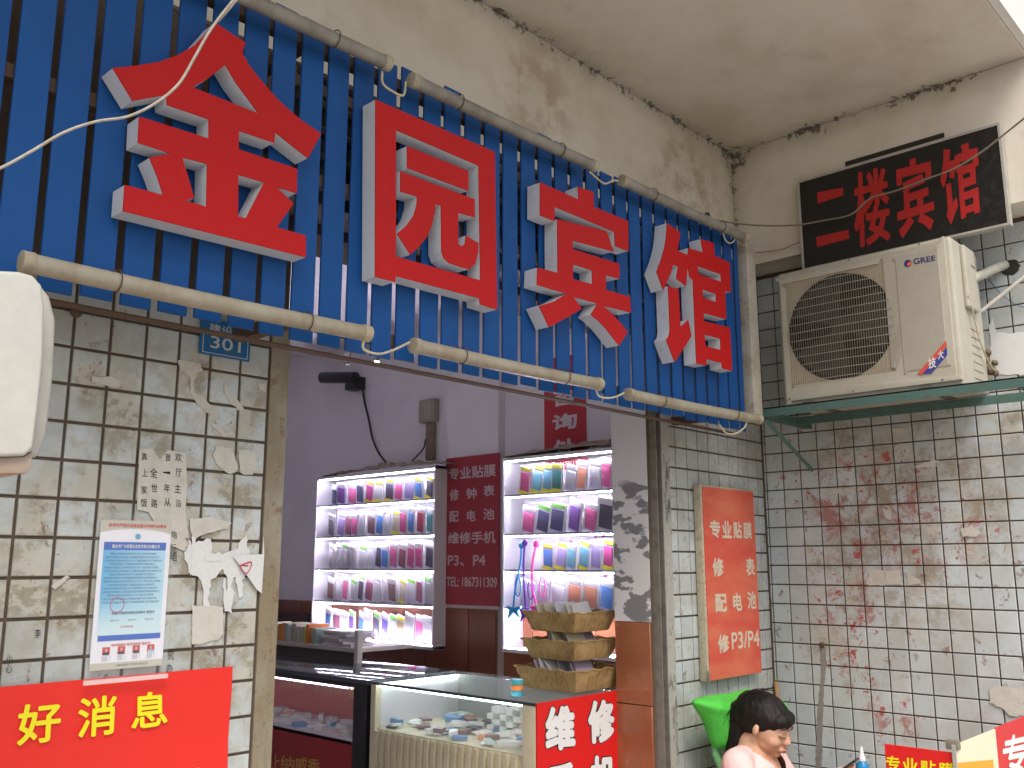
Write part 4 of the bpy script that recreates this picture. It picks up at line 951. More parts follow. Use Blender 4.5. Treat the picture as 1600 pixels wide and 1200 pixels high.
# electric box, conduit, camera, spot lamps
eb = thing('meter_box', 'small grey electric box with a taped conduit on the wall above the left cabinet', 'electric box', (IW-.02, 1.9, 2.38))
MB().box((IW-.045, 1.835, 2.385), (IW-.0005, 1.965, 2.515)).build('box', paint('box_grey', (.30, .27, .22), .6, dirt=.4), eb, bevel=.006)
MB().box((IW-.05, 1.855, 2.40), (IW-.0455, 1.945, 2.50)).build('lid', paint('box_grey2', (.34, .31, .25), .6, dirt=.4), eb, bevel=.002)
MB().box((IW-.03, 1.86, 2.17), (IW-.0005, 1.92, 2.384)).build('conduit', paint('tan_conduit', (.22, .17, .11), .7, dirt=.4), eb, bevel=.006)
sc_ = thing('security_camera', 'black security camera on the wall inside the doorway', 'security camera', (IW-.06, 2.7, 2.7))
a, b = onx(503, 590, -.36), onx(556, 590, -.32)
MB().tube([a, b], .036, 20).build('barrel', flat('camera_black', (.012, .012, .014), .3), sc_, bevel=.004)
MB().tube([a+(a-b).normalized()*.002, a+(a-b).normalized()*.006], .018, 16).build('lens', flat('camera_lens', (.55, .6, .75), .15), sc_)
c = onx(560, 598, -.27); MB().box((c.x-.06, c.y-.05, c.z-.05), (IW-.0005, c.y+.06, c.z+.03)).build('mount', flat('camera_black', (.012, .012, .014)), sc_, bevel=.008)
cable('camera_cable', [onx(x, y, IW-.01) for x, y in ((566,605),(570,630),(576,655),(582,685),(592,708),(603,722))], .006, flat('black_wire', (.02, .018, .015)), 'black cable running from the security camera down to the left cabinet')
cable('thin_cable', [onx(x, y, IW-.008) for x, y in ((665,686),(662,700),(652,712),(644,720))], .004, flat('black_wire', (.02, .018, .015)), 'thin black cable between the electric box and the left cabinet')
for i, (px, py, on) in enumerate(((543, 560, 0), (589, 556, 1))):
    q = onz(px, py, 2.68); t = thing('spot_lamp', 'small chrome spot lamp hanging under the sign, ' + ('the left of the two' if not on else 'the right of the two, glowing'), 'spot lamp', tuple(q), 'small spot lamps in the doorway')
    MB().tube([q+Vector((0, 0, .03)), q+Vector((0, 0, -.03))], .018, 16).build('housing', flat('chrome', (.5, .48, .45), .25, metal=1), t, bevel=.002)
    MB().tube([q+Vector((0, 0, -.031)), q+Vector((0, 0, -.034))], .014, 16).build('bulb', glow('bulb_lit', (1, .85, .65), 6) if on else flat('bulb_off', (.6, .58, .55)), t)
    MB().tube([q+Vector((0, 0, .03)), (q.x, q.y, 2.968)], .004, 8).build('stem', flat('chrome', (.5, .48, .45)), t)

# ---- right counter: glass show case
KX0, KX1, KY0, KY1, KT, KS = -1.33, -.85, .165, 1.035, 1.145, .968
ct = thing('glass_counter', 'glass show counter with cream wave-patterned base and red repair sign', 'counter', (-1.1, .6, 0))
crm = paint('cream_stone', (.62, .55, .38), .45, dirt=.2, sc=10)
gl = glassy('counter_glass', (.85, .95, .92), .10, .02)
MB().box((KX0+.012, KY0+.002, .004), (KX1, KY1, KS)).build('base', crm, ct)
# wavy relief strips on the face
rel = MB(); ny = 21; bands = 7
for b_ in range(bands):
    z1 = KS-.006-b_*.135; z0 = z1-.128
    for i in range(ny):
        y0 = KY0+.09+(KY1-KY0-.10)*i/ny; w = (KY1-KY0-.10)/ny*.52; off = (b_ % 2)*.014
        y0 += off
        pts = [(KX0+.012, y0, z0), (KX0+.012, y0+w, z0), (KX0+.012, y0+w+.004, z0+.04), (KX0+.012, y0+w, z1), (KX0+.012, y0, z1), (KX0+.012, y0+.004, z0+.04)]
        rel.prism(pts, (-.013, 0, 0))
stuff(rel.build('wave_relief', crm, ct, bevel=.0))
MB().box((KX0, KY0+.002, .004), (KX0+.03, KY0+.06, KT-.012)).build('corner_post', crm, ct, bevel=.002)
MB().box((KX0, KY1-.03, .004), (KX0+.03, KY1, KT-.012)).build('corner_post', crm, ct, bevel=.002)
MB().box((KX0+.001, KY0+.001, KT-.010), (KX1, KY1+.002, KT)).build('glass_top', gl, ct)
MB().box((KX0+.002, KY0+.061, KS+.001), (KX0+.007, KY1-.031, KT-.011)).build('glass_front', gl, ct)
MB().box((KX0-.001, KY0, KT-.012), (KX0+.004, KY1+.002, KT-.002)).build('top_edge', flat('dark_edge', (.04, .05, .05), .3), ct)
MB().box((KX1-.012, KY0+.01, KS+.001), (KX1-.002, KY1, KT-.011)).build('back_panel', flat('grey_panel', (.25, .25, .24), .4), ct)
MB().box((KX0+.031, KY1-.012, KS+.001), (KX1-.013, KY1-.002, KT-.011)).build('end_panel', white_lam, ct)
MB().box((KX0+.03, KY1-.022, KT-.020), (KX1-.02, KY1-.014, KT-.013)).build('led_strip', led_b, ct)
MB().box((KX0+.010, KY0+.07, KT-.020), (KX0+.016, KY1-.04, KT-.0135)).build('led_strip', led_b, ct)
# goods inside
gcols = [(.75,.76,.74), (.70,.72,.70), (.8,.8,.78), (.10,.25,.5), (.72,.30,.12), (.03,.03,.04), (.6,.6,.62), (.5,.62,.6), (.75, .74, .7), (.2, .1, .1)]
gn = ['white', 'off-white', 'white', 'blue', 'orange', 'black', 'silver', 'pale green', 'cream', 'dark']
for k in range(78):
    i = R_.randrange(len(gcols)); y = R_.uniform(KY0+.08, KY1-.06); x = R_.uniform(KX0+.05, KX1-.05)
    l, w, h = R_.uniform(.03, .075), R_.uniform(.02, .045), R_.uniform(.005, .02)
    M = Matrix.Translation((x, y, KS+.001+R_.uniform(0, .012))) @ Matrix.Rotation(R_.uniform(0, 3.1), 4, 'Z') @ Matrix.Rotation(R_.uniform(-.15, .15), 4, 'X')
    tag(MB().box((-l/2, -w/2, 0), (l/2, w/2, h), M).build('small_goods', flat('goods_%d' % i, gcols[i], .3), bevel=.001, segs=1), f'small {gn[i]} boxed accessory lying in the glass counter', 'accessory', f'{gn[i]} accessories in the glass counter')
for k in range(22):
    r, c0 = divmod(k, 5); y = .44+c0*.035+R_.uniform(-.004, .004); x = KX0+.22+.03*(k % 2)
    tag(MB().box((x, y, KS+.014+r*.021), (x+.055, y+.031, KS+.033+r*.021)).build('white_box', flat('goods_0', gcols[0]), bevel=.001, segs=1), f'small white box, {ORD[c0]} column, {ORD[r]} layer of the stack inside the glass counter', 'box', 'white boxes stacked in the glass counter')
# red repair sign on the end of the counter
rs = thing('repair_sign', 'red sign with large white outlined repair characters on the end of the glass counter', 'sign', (-1.1, KY0-.006, 1.0))
RY = KY0-.006
MB().box((KX0+.002, RY, .45), (DR-.006, KY0-.0005, KT-.002)).build('panel', flat('sign_bright_red', (.68, .012, .012), .4), rs)
def outlined(tx, q, mbw, mbb):
    put_text(mbb, tx, shift(q, (0, -.0008, 0)), .13); c_ = sum((Vector(a) for a in q), Vector())/4; put_text(mbw, tx, [c_+(Vector(a)-c_)*.955+Vector((0, -.0022, 0)) for a in q], .075)
mw, mbk = MB(), MB()
for tx, p in (('维', [(850,1103),(898,1099),(900,1172),(850,1176)]), ('修', [(916,1093),(960,1090),(961,1160),(918,1165)]), ('手', [(852,1192),(900,1188),(902,1262),(852,1266)]), ('机', [(920,1180),(962,1176),(963,1248),(921,1252)])):
    mw, mbk = MB(), MB(); outlined(tx, [ony(x, y, RY) for x, y in p], mw, mbk); k_ = mbk.build('letter_outline', flat('black_print', (.01, .01, .01)), rs); mw.build('character', flat('white_print', (.8, .8, .8)), k_)

# ---- wicker baskets
wk = NG('wicker'); w1 = wk.noise(90, 3, stretch=(1, 1, .3)); wc_ = wk.mix(wk.ramp(w1, .35, .7), (.36, .225, .085), (.22, .125, .045)); wc_ = wk.mix(wk.ramp(wk.noise(12, 4), .45, .7), wc_, (.42, .28, .12)); wk.bump(w1, .4, .003); wick = wk.done(wc_, .7)
def basket(xc, yc, z0, w, l, h, lab, items):
    t = thing('wicker_basket', lab, 'basket', (xc, yc, z0), 'wicker baskets stacked on the counter')
    per = []; n = 40
    for side in range(4):
        for i in range(n):
            u = i/n*2-1
            per.append([(u, -1), (1, u), (-u, 1), (-1, -u)][side])
    N = len(per); rows_ = 7; vs = []; 
    for r in range(rows_+1):
        f = r/rows_; s_ = .80+.20*f
        for k, (u, v) in enumerate(per):
            rib = .0013*(1 if (k+r) % 2 else -1); wav = .0028*math.sin(k*.6)*f*f
            nx_ = u if abs(u) == 1 else 0; ny_ = v if abs(v) == 1 else 0
            vs.append((xc+u*w/2*s_+nx_*rib, yc+v*l/2*s_+ny_*rib, z0+h*f+wav))
    mb = MB(); mb.add(vs, [(r*N+k, r*N+(k+1) % N, (r+1)*N+(k+1) % N, (r+1)*N+k) for r in range(rows_) for k in range(N)])
    o = len(mb.v); mb.add([(xc+u*w/2*.8, yc+v*l/2*.8, z0+.001) for u, v in ((-1,-1),(1,-1),(1,1),(-1,1))], [(0,1,2,3)])
    mb.build('weave', wick, t, fix=False)
    rim = [Vector(v) for v in vs[rows_*N:]]; MB().tube(rim+[rim[0]], .0034, 7).build('rim', wick, t, smooth=True)
    for k in range(items):
        a = R_.uniform(-.5, .5); M = Matrix.Translation((xc+R_.uniform(-.2, .2)*w, yc-.26*l+.60*l*k/items, z0+h*.78)) @ Matrix.Rotation(rad(62+R_.uniform(-10, 10)), 4, 'X') @ Matrix.Rotation(R_.uniform(-.12, .12), 4, 'Z')
        cidx = R_.choice(['white', 'cream', 'grey', 'white', 'clear', 'mauve'])
        pk = thing('case_sleeve', f'{cidx} packet, {ORD[k]} from the near end in the {lab.split(",")[0]}', 'packet', (0, 0, 0), 'packets in ' + lab.split(',')[0]); pk.matrix_basis = M
        q_ = MB().box((-.05, -.025, -.0025), (.05, .05, .0025)).build('sleeve', flat('sleeve_'+cidx, tuple(min(.6, c*.85) for c in CC[cidx]), .4), None, bevel=.0008, segs=1); q_.parent = pk
basket(-.945, .33, 1.147, .30, .30, .075, 'bottom wicker basket, resting on the glass counter', 11)
basket(-.935, .335, 1.252, .27, .26, .07, 'middle wicker basket, between two others', 9)
basket(-.93, .34, 1.352, .26, .255, .07, 'top wicker basket, filled with papers', 11)
# small coloured stack standing in for reflections in the glass beside the baskets
for k, (cn, cl) in enumerate((('blue', (.05, .30, .42)), ('orange', (.7, .22, .05)), ('teal', (.05, .33, .38)))):
    q = onz(808, 1087, 1.147)+Vector((0, 0, k*.019)); mb = MB(); mb.tube([q, q+Vector((0, 0, .0175))], .022, 20); tag(mb.build('reflected_roll', flat('reflected_'+cn, cl, .4), bevel=.002), f'{cn} roll standing in for a glass reflection, left of the baskets', 'glass reflection')

# ---- left counter (red and black)
LC = thing('red_counter', 'black framed glass counter with red panels left of the cream one', 'counter', (-1.1, 1.6, 0))
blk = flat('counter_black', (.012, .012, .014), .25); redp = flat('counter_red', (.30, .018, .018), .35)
LY0, LY1 = 1.06, 2.9
MB().box((KX0, LY0, .004), (KX0+.03, LY0+.085, 1.125)).build('corner_post', blk, LC, bevel=.002)
MB().box((KX0-.004, LY0-.004, 1.127), (-.85, LY1, 1.146)).build('top_board', flat('smoked_glass', (.05, .06, .065), .06), LC, bevel=.002)
MB().box((KX0+.001, LY0+.001, 1.112), (KX0+.012, LY1, 1.1265)).build('top_rail', blk, LC)
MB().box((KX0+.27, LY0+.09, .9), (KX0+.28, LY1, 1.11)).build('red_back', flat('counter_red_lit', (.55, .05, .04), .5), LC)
MB().box((KX0+.01, LY0+.09, .90), (-.87, LY1, .912)).build('shelf', flat('shelf_pale', (.62, .60, .66), .3), LC)
MB().box((KX0+.006, LY0+.086, .004), (KX0+.02, LY1, .885)).build('front_panel', redp, LC)
MB().box((KX0+.002, LY0+.086, .912), (KX0+.005, LY1, 1.111)).build('glass_front', gl, LC)
MB().box((KX0+.03, LY0+.01, .9), (-.85, LY0+.02, 1.12)).build('end_panel', blk, LC)
gold = flat('gold_print', (.50, .30, .06), .5); mb = MB()
put_text(mb, '专业手机维修', [onx(x, y, KX0+.2695) for x, y in ((438,1062),(475,1065),(475,1078),(438,1074))], .0)
put_text(mb, '配件批发零售', [onx(x, y, KX0+.2695) for x, y in ((492,1066),(534,1072),(534,1086),(492,1080))], .0)
for tx, p in (('上', [(424,1178),(438,1180),(438,1204),(424,1202)]), ('纳', [(438,1179),(460,1182),(460,1206),(438,1203)]), ('威', [(461,1181),(480,1184),(480,1208),(461,1205)]), ('秀', [(481,1184),(500,1187),(500,1211),(481,1208)])):
    put_text(mb, tx, [onx(x, y, KX0+.0048) for x, y in p], .02)
put_text(mb, '非', [onx(x, y, KX0+.0048) for x, y in ((544,1071),(555,1073),(555,1092),(544,1090))], .03)
mb.build('gold_lettering', gold, LC)
for k in range(46):
    i = R_.choice([0, 1, 2, 6, 8, 3, 4]); y = R_.uniform(LY0+.1, LY0+.95); x = R_.uniform(KX0+.03, KX0+.24); l, w, h = R_.uniform(.03, .08), R_.uniform(.02, .04), R_.uniform(.006, .02)
    M = Matrix.Translation((x, y, .913)) @ Matrix.Rotation(R_.uniform(0, 3.1), 4, 'Z')
    tag(MB().box((-l/2, -w/2, 0), (l/2, w/2, h), M).build('small_goods', flat('goods_%d' % i, gcols[i], .3), bevel=.001, segs=1), f'small {gn[i]} packet lying on the shelf of the red counter', 'accessory', f'{gn[i]} packets in the red counter')
MB().box((KX0+.012, LY0+.10, 1.100), (KX0+.017, LY1-.1, 1.105)).build('led_strip', glow('led_dim', (.95, .85, 1), 5), LC)

# ---- low shelf with books behind, left
DX = -.95
ds = thing('white_shelf', 'low white shelf unit with rows of packets behind the red counter', 'shelf unit', (DX, 1.9, 0))
zt_ = onx(500, 1008, DX).z
MB().box((DX, 1.63, zt_-.02), (DX+.35, 2.9, zt_)).build('top_board', paint('cream_board', (.50, .46, .40), .5, dirt=.2), ds, bevel=.002)
MB().box((DX-.012, 1.60, .004), (DX+.018, 1.629, zt_+.085)).build('end_panel', paint('cream_board', (.50, .46, .40)), ds, bevel=.004)
MB().box((DX+.02, 1.63, .004), (DX+.03, 2.9, zt_-.021)).build('back_panel', flat('dark_brown_board', (.10, .08, .07), .7), ds)  # one even dark brown, set close behind the shelf front
bc_ = [(.35,.45,.10), (.62,.20,.05), (.65,.25,.06), (.25,.35,.3), (.5,.48,.45), (.3,.35,.2), (.45,.40,.34), (.5,.45,.38), (.4,.38,.34)]
bn_ = ['lime', 'orange', 'bright orange', 'green', 'grey', 'olive', 'beige', 'cream', 'stone']
yy = 2.62
for k in range(22):
    w = R_.uniform(.018, .034); i = k % 9 if k > 8 else k
    tag(MB().box((DX+.01+R_.uniform(0, .02), yy-w, zt_+.001), (DX+.14, yy, zt_+R_.uniform(.075, .095))).build('book', flat('book_%d' % i, bc_[i], .5), bevel=.001, segs=1), f'{bn_[i]} booklet standing {ORD[k % 14]} in the row on the white shelf' + (' behind the jamb' if k < 6 else ''), 'booklet', 'booklets on the white shelf'); yy -= w+.002
    if yy < 1.98: break
for k in range(6):
    M = Matrix.Translation((DX+.09, 1.83+R_.uniform(-.02, .02), zt_+.001+k*.012)) @ Matrix.Rotation(R_.uniform(-.3, .3), 4, 'Z')
    tag(MB().box((-.07, -.11, 0), (.07, .11, .0105), M).build('magazine', flat('mag_%d' % (k % 3), [(.6,.58,.6), (.5,.5,.52), (.62,.6,.55)][k % 3], .3), bevel=.001, segs=1), f'pale magazine, {ORD[k]} from the bottom of the pile on the white shelf', 'magazine', 'pile of magazines')
# dark wood cabinet under left lit cabinet
tag(MB().box((IW-.12, 2.85, .01), (IW-.013, 3.6, 1.30)).build('dark_board', flat('dark_wood', (.05, .02, .015), .5)), 'dark wooden board leaning beyond the left lit cabinet', 'board')

# ================================================================== WOMAN, CHAIR, TABLE
def remesh(mb, name, mats, vox=.005, smooth=6, parent=None, matfn=None, disp=None):
    me = bpy.data.meshes.new(name); me.from_pydata([tuple(v) for v in mb.v], [], mb.f)
    bm = bmesh.new(); bm.from_mesh(me); bmesh.ops.recalc_face_normals(bm, faces=bm.faces); bm.to_mesh(me); bm.free()
    o = bpy.data.objects.new(name, me); COL.objects.link(o)
    md = o.modifiers.new('r', 'REMESH'); md.mode = 'VOXEL'; md.voxel_size = vox
    ms = o.modifiers.new('s', 'SMOOTH'); ms.factor = .5; ms.iterations = smooth
    bpy.context.view_layer.update()
    me2 = bpy.data.meshes.new_from_object(o.evaluated_get(bpy.context.evaluated_depsgraph_get()))
    bpy.data.objects.remove(o); bpy.data.meshes.remove(me); me2.name = name
    if disp:
        for v in me2.vertices: v.co += v.normal*disp(v.co)
    me2.materials.clear()
    for m_ in mats: me2.materials.append(m_)
    me2.polygons.foreach_set('use_smooth', [True]*len(me2.polygons))
    if matfn:
        for p in me2.polygons: p.material_index = matfn(p.center)
    me2.update(); return link(name, me2, parent)

Hc = ony(1196, 1130, -.30)                      # centre of the head
FD = Vector((.16, -.987, 0)).normalized(); RT_ = Vector((FD.y, -FD.x, 0)); UP = Vector((0, 0, 1))
def body(r, f, u): return Hc + RT_*r + FD*f + UP*u
HP = rad(-22)                                   # head bowed
hF = FD*math.cos(HP) + UP*math.sin(HP); hU = (UP*math.cos(HP) - FD*math.sin(HP))*.90
HM = Matrix((RT_, hF, hU)).transposed()
def hd(r, f, u): return Hc + RT_*r + hF*f + hU*u
sk = NG('skin'); sc1 = sk.noise(9, 4); scol = sk.mix(sk.ramp(sc1, .4, .65), (.62, .36, .24), (.57, .30, .19)); sk.b.inputs['Subsurface Weight'].default_value = .12; sk.b.inputs['Subsurface Radius'].default_value = (.02, .008, .004); skin = sk.done(scol, .5)
wm = thing('person', 'seated woman in a pink top with tied black hair looking down at her phone', 'person', tuple(body(0, 0, -1.05)))
mb = MB()
mb.ell(hd(0, -.018, .030), (.072, .090, .080), HM); mb.ell(hd(0, .028, -.012), (.062, .060, .075), HM); mb.ell(hd(0, .030, -.060), (.050, .050, .042), HM)
mb.ell(hd(0, .064, -.088), (.020, .018, .016), HM); mb.ell(hd(.030, .050, -.035), (.030, .030, .030), HM); mb.ell(hd(-.030, .050, -.035), (.030, .030, .030), HM)
mb.cap(hd(0, .080, .002), hd(0, .094, -.030), .0070, .0105); mb.ell(hd(.010, .087, -.034), (.007, .008, .006), HM); mb.ell(hd(-.010, .087, -.034), (.007, .008, .006), HM)
mb.ell(hd(0, .080, -.062), (.023, .014, .012), HM)
for s in (1, -1):
    mb.ell(hd(s*.030, .070, -.002), (.017, .012, .011), HM); mb.ell(hd(s*.030, .074, .016), (.022, .009, .006), HM)
    mb.ell(hd(s*.074, -.004, -.018), (.007, .013, .022), HM); mb.ell(hd(s*.077, -.008, -.013), (.005, .010, .011), HM)
nb_ = body(0, -.055, -.065)
mb.cap(hd(0, -.022, -.055), nb_, .044, .052); mb.ell(body(0, -.05, -.105), (.085, .06, .05), HM)
# torso and limbs (skin body, continuous)
ch = body(0, -.045, -.22); be = body(0, -.03, -.40); pe = body(0, -.04, -.56)
MB_ = Matrix((RT_, FD, UP)).transposed()
mb.ell(ch, (.145, .095, .15), MB_); mb.ell(be, (.125, .09, .14), MB_); mb.ell(pe, (.16, .115, .11), MB_)
sh = {s: body(s*.155, -.05, -.120) for s in (1, -1)}
el = {1: body(.20, .04, -.33), -1: body(-.20, .05, -.33)}
wr = {1: body(.055, .215, -.150), -1: body(-.045, .20, -.18)}
for s in (1, -1):
    mb.cap(body(s*.05, -.052, -.102), sh[s], .036, .038); mb.cap(sh[s], el[s], .038, .034); mb.cap(el[s], wr[s], .035, .023)
    pal = wr[s] + (FD*.05 + UP*.02); mb.cap(wr[s], pal, .022, .024); mb.ell(pal, (.034, .03, .018), MB_)
    for k in range(4):
        b0 = pal + RT_*(.024-.015*k) + FD*.018; b1 = b0 + FD*.024 + UP*.008; b2 = b1 + FD*(.010) - UP*.016; b3 = b2 - FD*.010 - UP*.012
        mb.cap(b0, b1, .0085, .008); mb.cap(b1, b2, .008, .0072); mb.cap(b2, b3, .0072, .0065)
    th0 = pal + RT_*(-s*.026) - FD*.005; mb.cap(th0, th0+FD*.022+UP*.022, .010, .009); mb.cap(th0+FD*.022+UP*.022, th0+FD*.042+UP*.026, .009, .0075)
    hip = body(s*.085, -.03, -.61); kn = body(s*.10, .36, -.60); an = body(s*.10, .36, -.98)
    mb.cap(hip, kn, .078, .055); mb.cap(kn, an, .052, .034); mb.cap(an+UP*-.02, an+FD*.14-UP*.045, .032, .024)
bd = remesh(mb, 'body', [skin], .0052, 5, wm)
# lips, lashes, brows
mb = MB(); mb.ell(hd(0, .0915, -.0585), (.019, .006, .0045), HM); mb.ell(hd(0, .0905, -.0670), (.016, .006, .0050), HM); mb.build('lips', flat('lip', (.42, .17, .13), .5), wm, smooth=True)
mb = MB()
for s in (1, -1):
    mb.tube(smooth_path([hd(s*.014, .0815, -.007), hd(s*.025, .0845, -.011), hd(s*.038, .0795, -.011), hd(s*.048, .069, -.006)], 4), .0013, 5)
mb.build('eyelashes', flat('lash', (.015, .01, .01)), wm)
mb = MB()
for s in (1, -1): mb.tube(smooth_path([hd(s*.014, .086, .019), hd(s*.03, .085, .025), hd(s*.048, .073, .021)], 4), .0022, 5)
mb.build('eyebrows', flat('brow', (.03, .02, .018)), wm)
# shirt
mb = MB()
mb.ell(ch+UP*.01, (.172, .118, .150), MB_); mb.ell(be, (.142, .106, .16), MB_); mb.ell(pe+UP*.02, (.165, .118, .085), MB_)
for s in (1, -1):
    mb.cap(body(s*.085, -.055, -.112), sh[s]+UP*.002, .047, .055); mb.cap(sh[s]-UP*.002, sh[s].lerp(el[s], .62), .056, .056)
def neckcut(c):
    return 0
pinkm = NG('pink_knit'); p1 = pinkm.noise(14, 5, .6); pc = pinkm.mix(pinkm.ramp(p1, .35, .7), (.80, .54, .52), (.74, .46, .45)); pinkm.bump(pinkm.noise(11, 4, .5, dist=1.5), .5, .02); pink = pinkm.done(pc, .8)
sh_o = remesh(mb, 'shirt', [pink], .007, 4, wm, disp=lambda c: .004*mnoise.noise(c*16))
# open the neckline: delete shirt faces in a V round the neck
bm = bmesh.new(); bm.from_mesh(sh_o.data); dele = []
for f in bm.faces:
    c = f.calc_center_median() - Hc; r_, f_, u_ = c.dot(RT_), c.dot(FD), c.dot(UP)
    if u_ > -.100 and abs(r_) < .080: dele.append(f)
    elif f_ > -.02 and u_ > -.215 and abs(r_) < .075*(u_+.215)/.115: dele.append(f)
bmesh.ops.delete(bm, geom=dele, context='FACES')
ext = bmesh.ops.solidify(bm, geom=bm.faces[:], thickness=.003); bm.to_mesh(sh_o.data); bm.free()
# trousers
mb = MB(); mb.ell(pe, (.172, .125, .11), MB_)
for s in (1, -1):
    mb.cap(body(s*.085, -.03, -.61), body(s*.10, .36, -.60), .088, .064); mb.cap(body(s*.10, .36, -.60), body(s*.10, .36, -.94), .062, .045)
remesh(mb, 'trousers', [paint('dark_denim', (.03, .035, .06), .8)], .008, 4, wm)
# hair
hr = NG('black_hair'); h1 = hr.noise(60, 4, .6, stretch=(1, 1, .12)); hc_ = hr.mix(hr.ramp(h1, .4, .7), (.006, .005, .005), (.018, .012, .010)); hr.bump(h1, .6, .006); hairm = hr.done(hc_, .62, spec=.3)
mb = MB()
mb.ell(hd(0, -.020, .032), (.082, .102, .082), HM); mb.ell(hd(0, -.042, .0), (.074, .062, .068), HM)
mb.ell(hd(0, .058, .052), (.064, .032, .030), HM); mb.ell(hd(.038, .052, .044), (.034, .030, .026), HM); mb.ell(hd(-.038, .052, .044), (.034, .030, .026), HM); mb.ell(hd(0, .068, .042), (.050, .020, .020), HM)
for s in (1, -1): mb.ell(hd(s*.066, .012, .036), (.016, .032, .026), HM)
mb.ell(hd(0, -.088, -.01), (.056, .050, .060), HM); mb.cap(hd(0, -.088, -.02), body(.0, -.108, -.12), .050, .044); mb.cap(body(0, -.105, -.12), body(.0, -.112, -.26), .044, .020)
ho = remesh(mb, 'hair', [hairm], .005, 3, wm, disp=lambda c: .0022*mnoise.noise(Vector((c.x*70, c.y*70, c.z*9))))
mb = MB(); rr = random.Random(5)
for k in range(40):
    th = rr.uniform(-1.3, 1.3); st0 = hd(.088*math.sin(th)*.96, -.02+rr.uniform(-.02, .02), .040+.092*math.cos(th)*.97)
    end = hd(.06*math.sin(th)+rr.uniform(-.02, .02), -.115+rr.uniform(-.02, .01), -.05+rr.uniform(-.05, .03)); mid = hd(.084*math.sin(th), -.09, .05*math.cos(th)+.03)
    mb.tube(smooth_path([st0, mid, end], 4), [.0007]*9, 3, cap=False)
stuff(mb.build('loose_strands', hairm, wm))
# phone in the hand
ph = body(.03, .262, -.122); PM = Matrix.Translation(ph) @ Matrix((RT_, FD, UP)).transposed().to_4x4() @ Matrix.Rotation(rad(38), 4, 'X')
tag(MB().box((-.033, -.065, -.004), (.033, .065, .004), PM).build('mobile_phone', flat('phone_black', (.015, .012, .015), .2), bevel=.003), 'dark mobile phone held in the seated woman\'s hand', 'phone')

# chair behind the woman, green cushion on its back
cf = thing('chair', 'green framed chair the woman sits on, backed against the tiles', 'chair', tuple(body(0, -.05, -1.05)))
cg = flat('chair_green', (.16, .42, .16), .4)
def cbx(r0, r1, f0, f1, u0, u1): 
    M = Matrix.Translation(Hc) @ Matrix((RT_, FD, UP)).transposed().to_4x4(); return MB().box((r0, f0, u0), (r1, f1, u1), M)
zs = -.70
cbx(-.20, .20, -.20, .22, zs-.03, zs).build('seat', cg, cf, bevel=.008)
for r in (-.19, .165):
    cbx(r, r+.025, -.19, -.165, -Hc.z+.002, zs-.031).build('leg', cg, cf, bevel=.003); cbx(r, r+.025, .18, .205, -Hc.z+.002, zs-.031).build('leg', cg, cf, bevel=.003)
a, b = ony(1118, 1178, -.12), ony(1133, 1215, -.14)
MB().tube([a+Vector((0, 0, .08)), a, b, b+Vector((.03, -.02, -.28))], .014, 8).build('back_post', cg, cf)
MB().tube([body(-.18, -.2, zs), body(-.18, -.22, -.06)], .014, 8).build('back_post', cg, cf)
# cushion
gcm = NG('green_cloth'); g1 = gcm.noise(7, 4, .5, dist=1); gcol = gcm.mix(gcm.ramp(g1, .35, .7), (.085, .56, .06), (.065, .46, .05)); gcm.bump(gcm.noise(9, 4, .5, stretch=(1, 1, .5), dist=1.2), .6, .02); gclm = gcm.done(gcol, .75)
out = [(1079,1096),(1084,1090),(1104,1085),(1130,1082),(1150,1080),(1162,1076),(1170,1073),(1180,1077),(1200,1084),(1230,1092),(1236,1130),(1200,1150),(1165,1156),(1154,1162),(1142,1167),(1130,1171),(1122,1174),(1114,1171),(1108,1154),(1101,1134),(1093,1116),(1083,1104)]
oc = [ony(x, y, -.13) for x, y in out]; cen = sum(oc, Vector())/len(oc); rings = 7; vs = [cen+Vector((0, -.075, 0))]; fs = []
n = len(oc)
for r in range(1, rings+1):
    s_ = r/rings; hgt = .075*math.sqrt(max(0, 1-s_**2.6))
    for k, p in enumerate(oc): 
        q = cen.lerp(p, s_); wr_ = .006*math.sin(k*2.3+r*1.1)*(1-s_)+.004*mnoise.noise(q*25); vs.append(q+Vector((0, -hgt+wr_, 0)))
base = len(vs)
for r in range(rings-1, 0, -1):
    s_ = r/rings; hgt = .045*math.sqrt(max(0, 1-s_**2.6))
    for k, p in enumerate(oc): vs.append(cen.lerp(p, s_)+Vector((0, hgt, 0)))
vs.append(cen+Vector((0, .045, 0)))
for k in range(n): fs.append((0, 1+k, 1+(k+1) % n))
tot = 2*rings-1
for r in range(tot-1):
    for k in range(n):
        a = 1+r*n+k; b = 1+r*n+(k+1) % n; fs.append((a, a+n, b+n, b))
for k in range(n): fs.append((len(vs)-1, 1+(tot-1)*n+(k+1) % n, 1+(tot-1)*n+k))
mb = MB(); mb.add(vs, fs); cu = mb.build('cushion', gclm, smooth=True)
sb = cu.modifiers.new('s', 'SUBSURF'); sb.levels = 1; sb.render_levels = 2
tag(cu, 'bright green cushion propped behind the seated woman', 'cushion')
a, b = onx(1212, 1065, -.02), onx(1216, 1100, -.02)
tag(MB().tube([a, b, b+(b-a)*14], .009, 8).build('wooden_stick', paint('pale_wood', (.45, .26, .12), .6)), 'wooden stick standing in the corner behind the seated woman', 'stick')

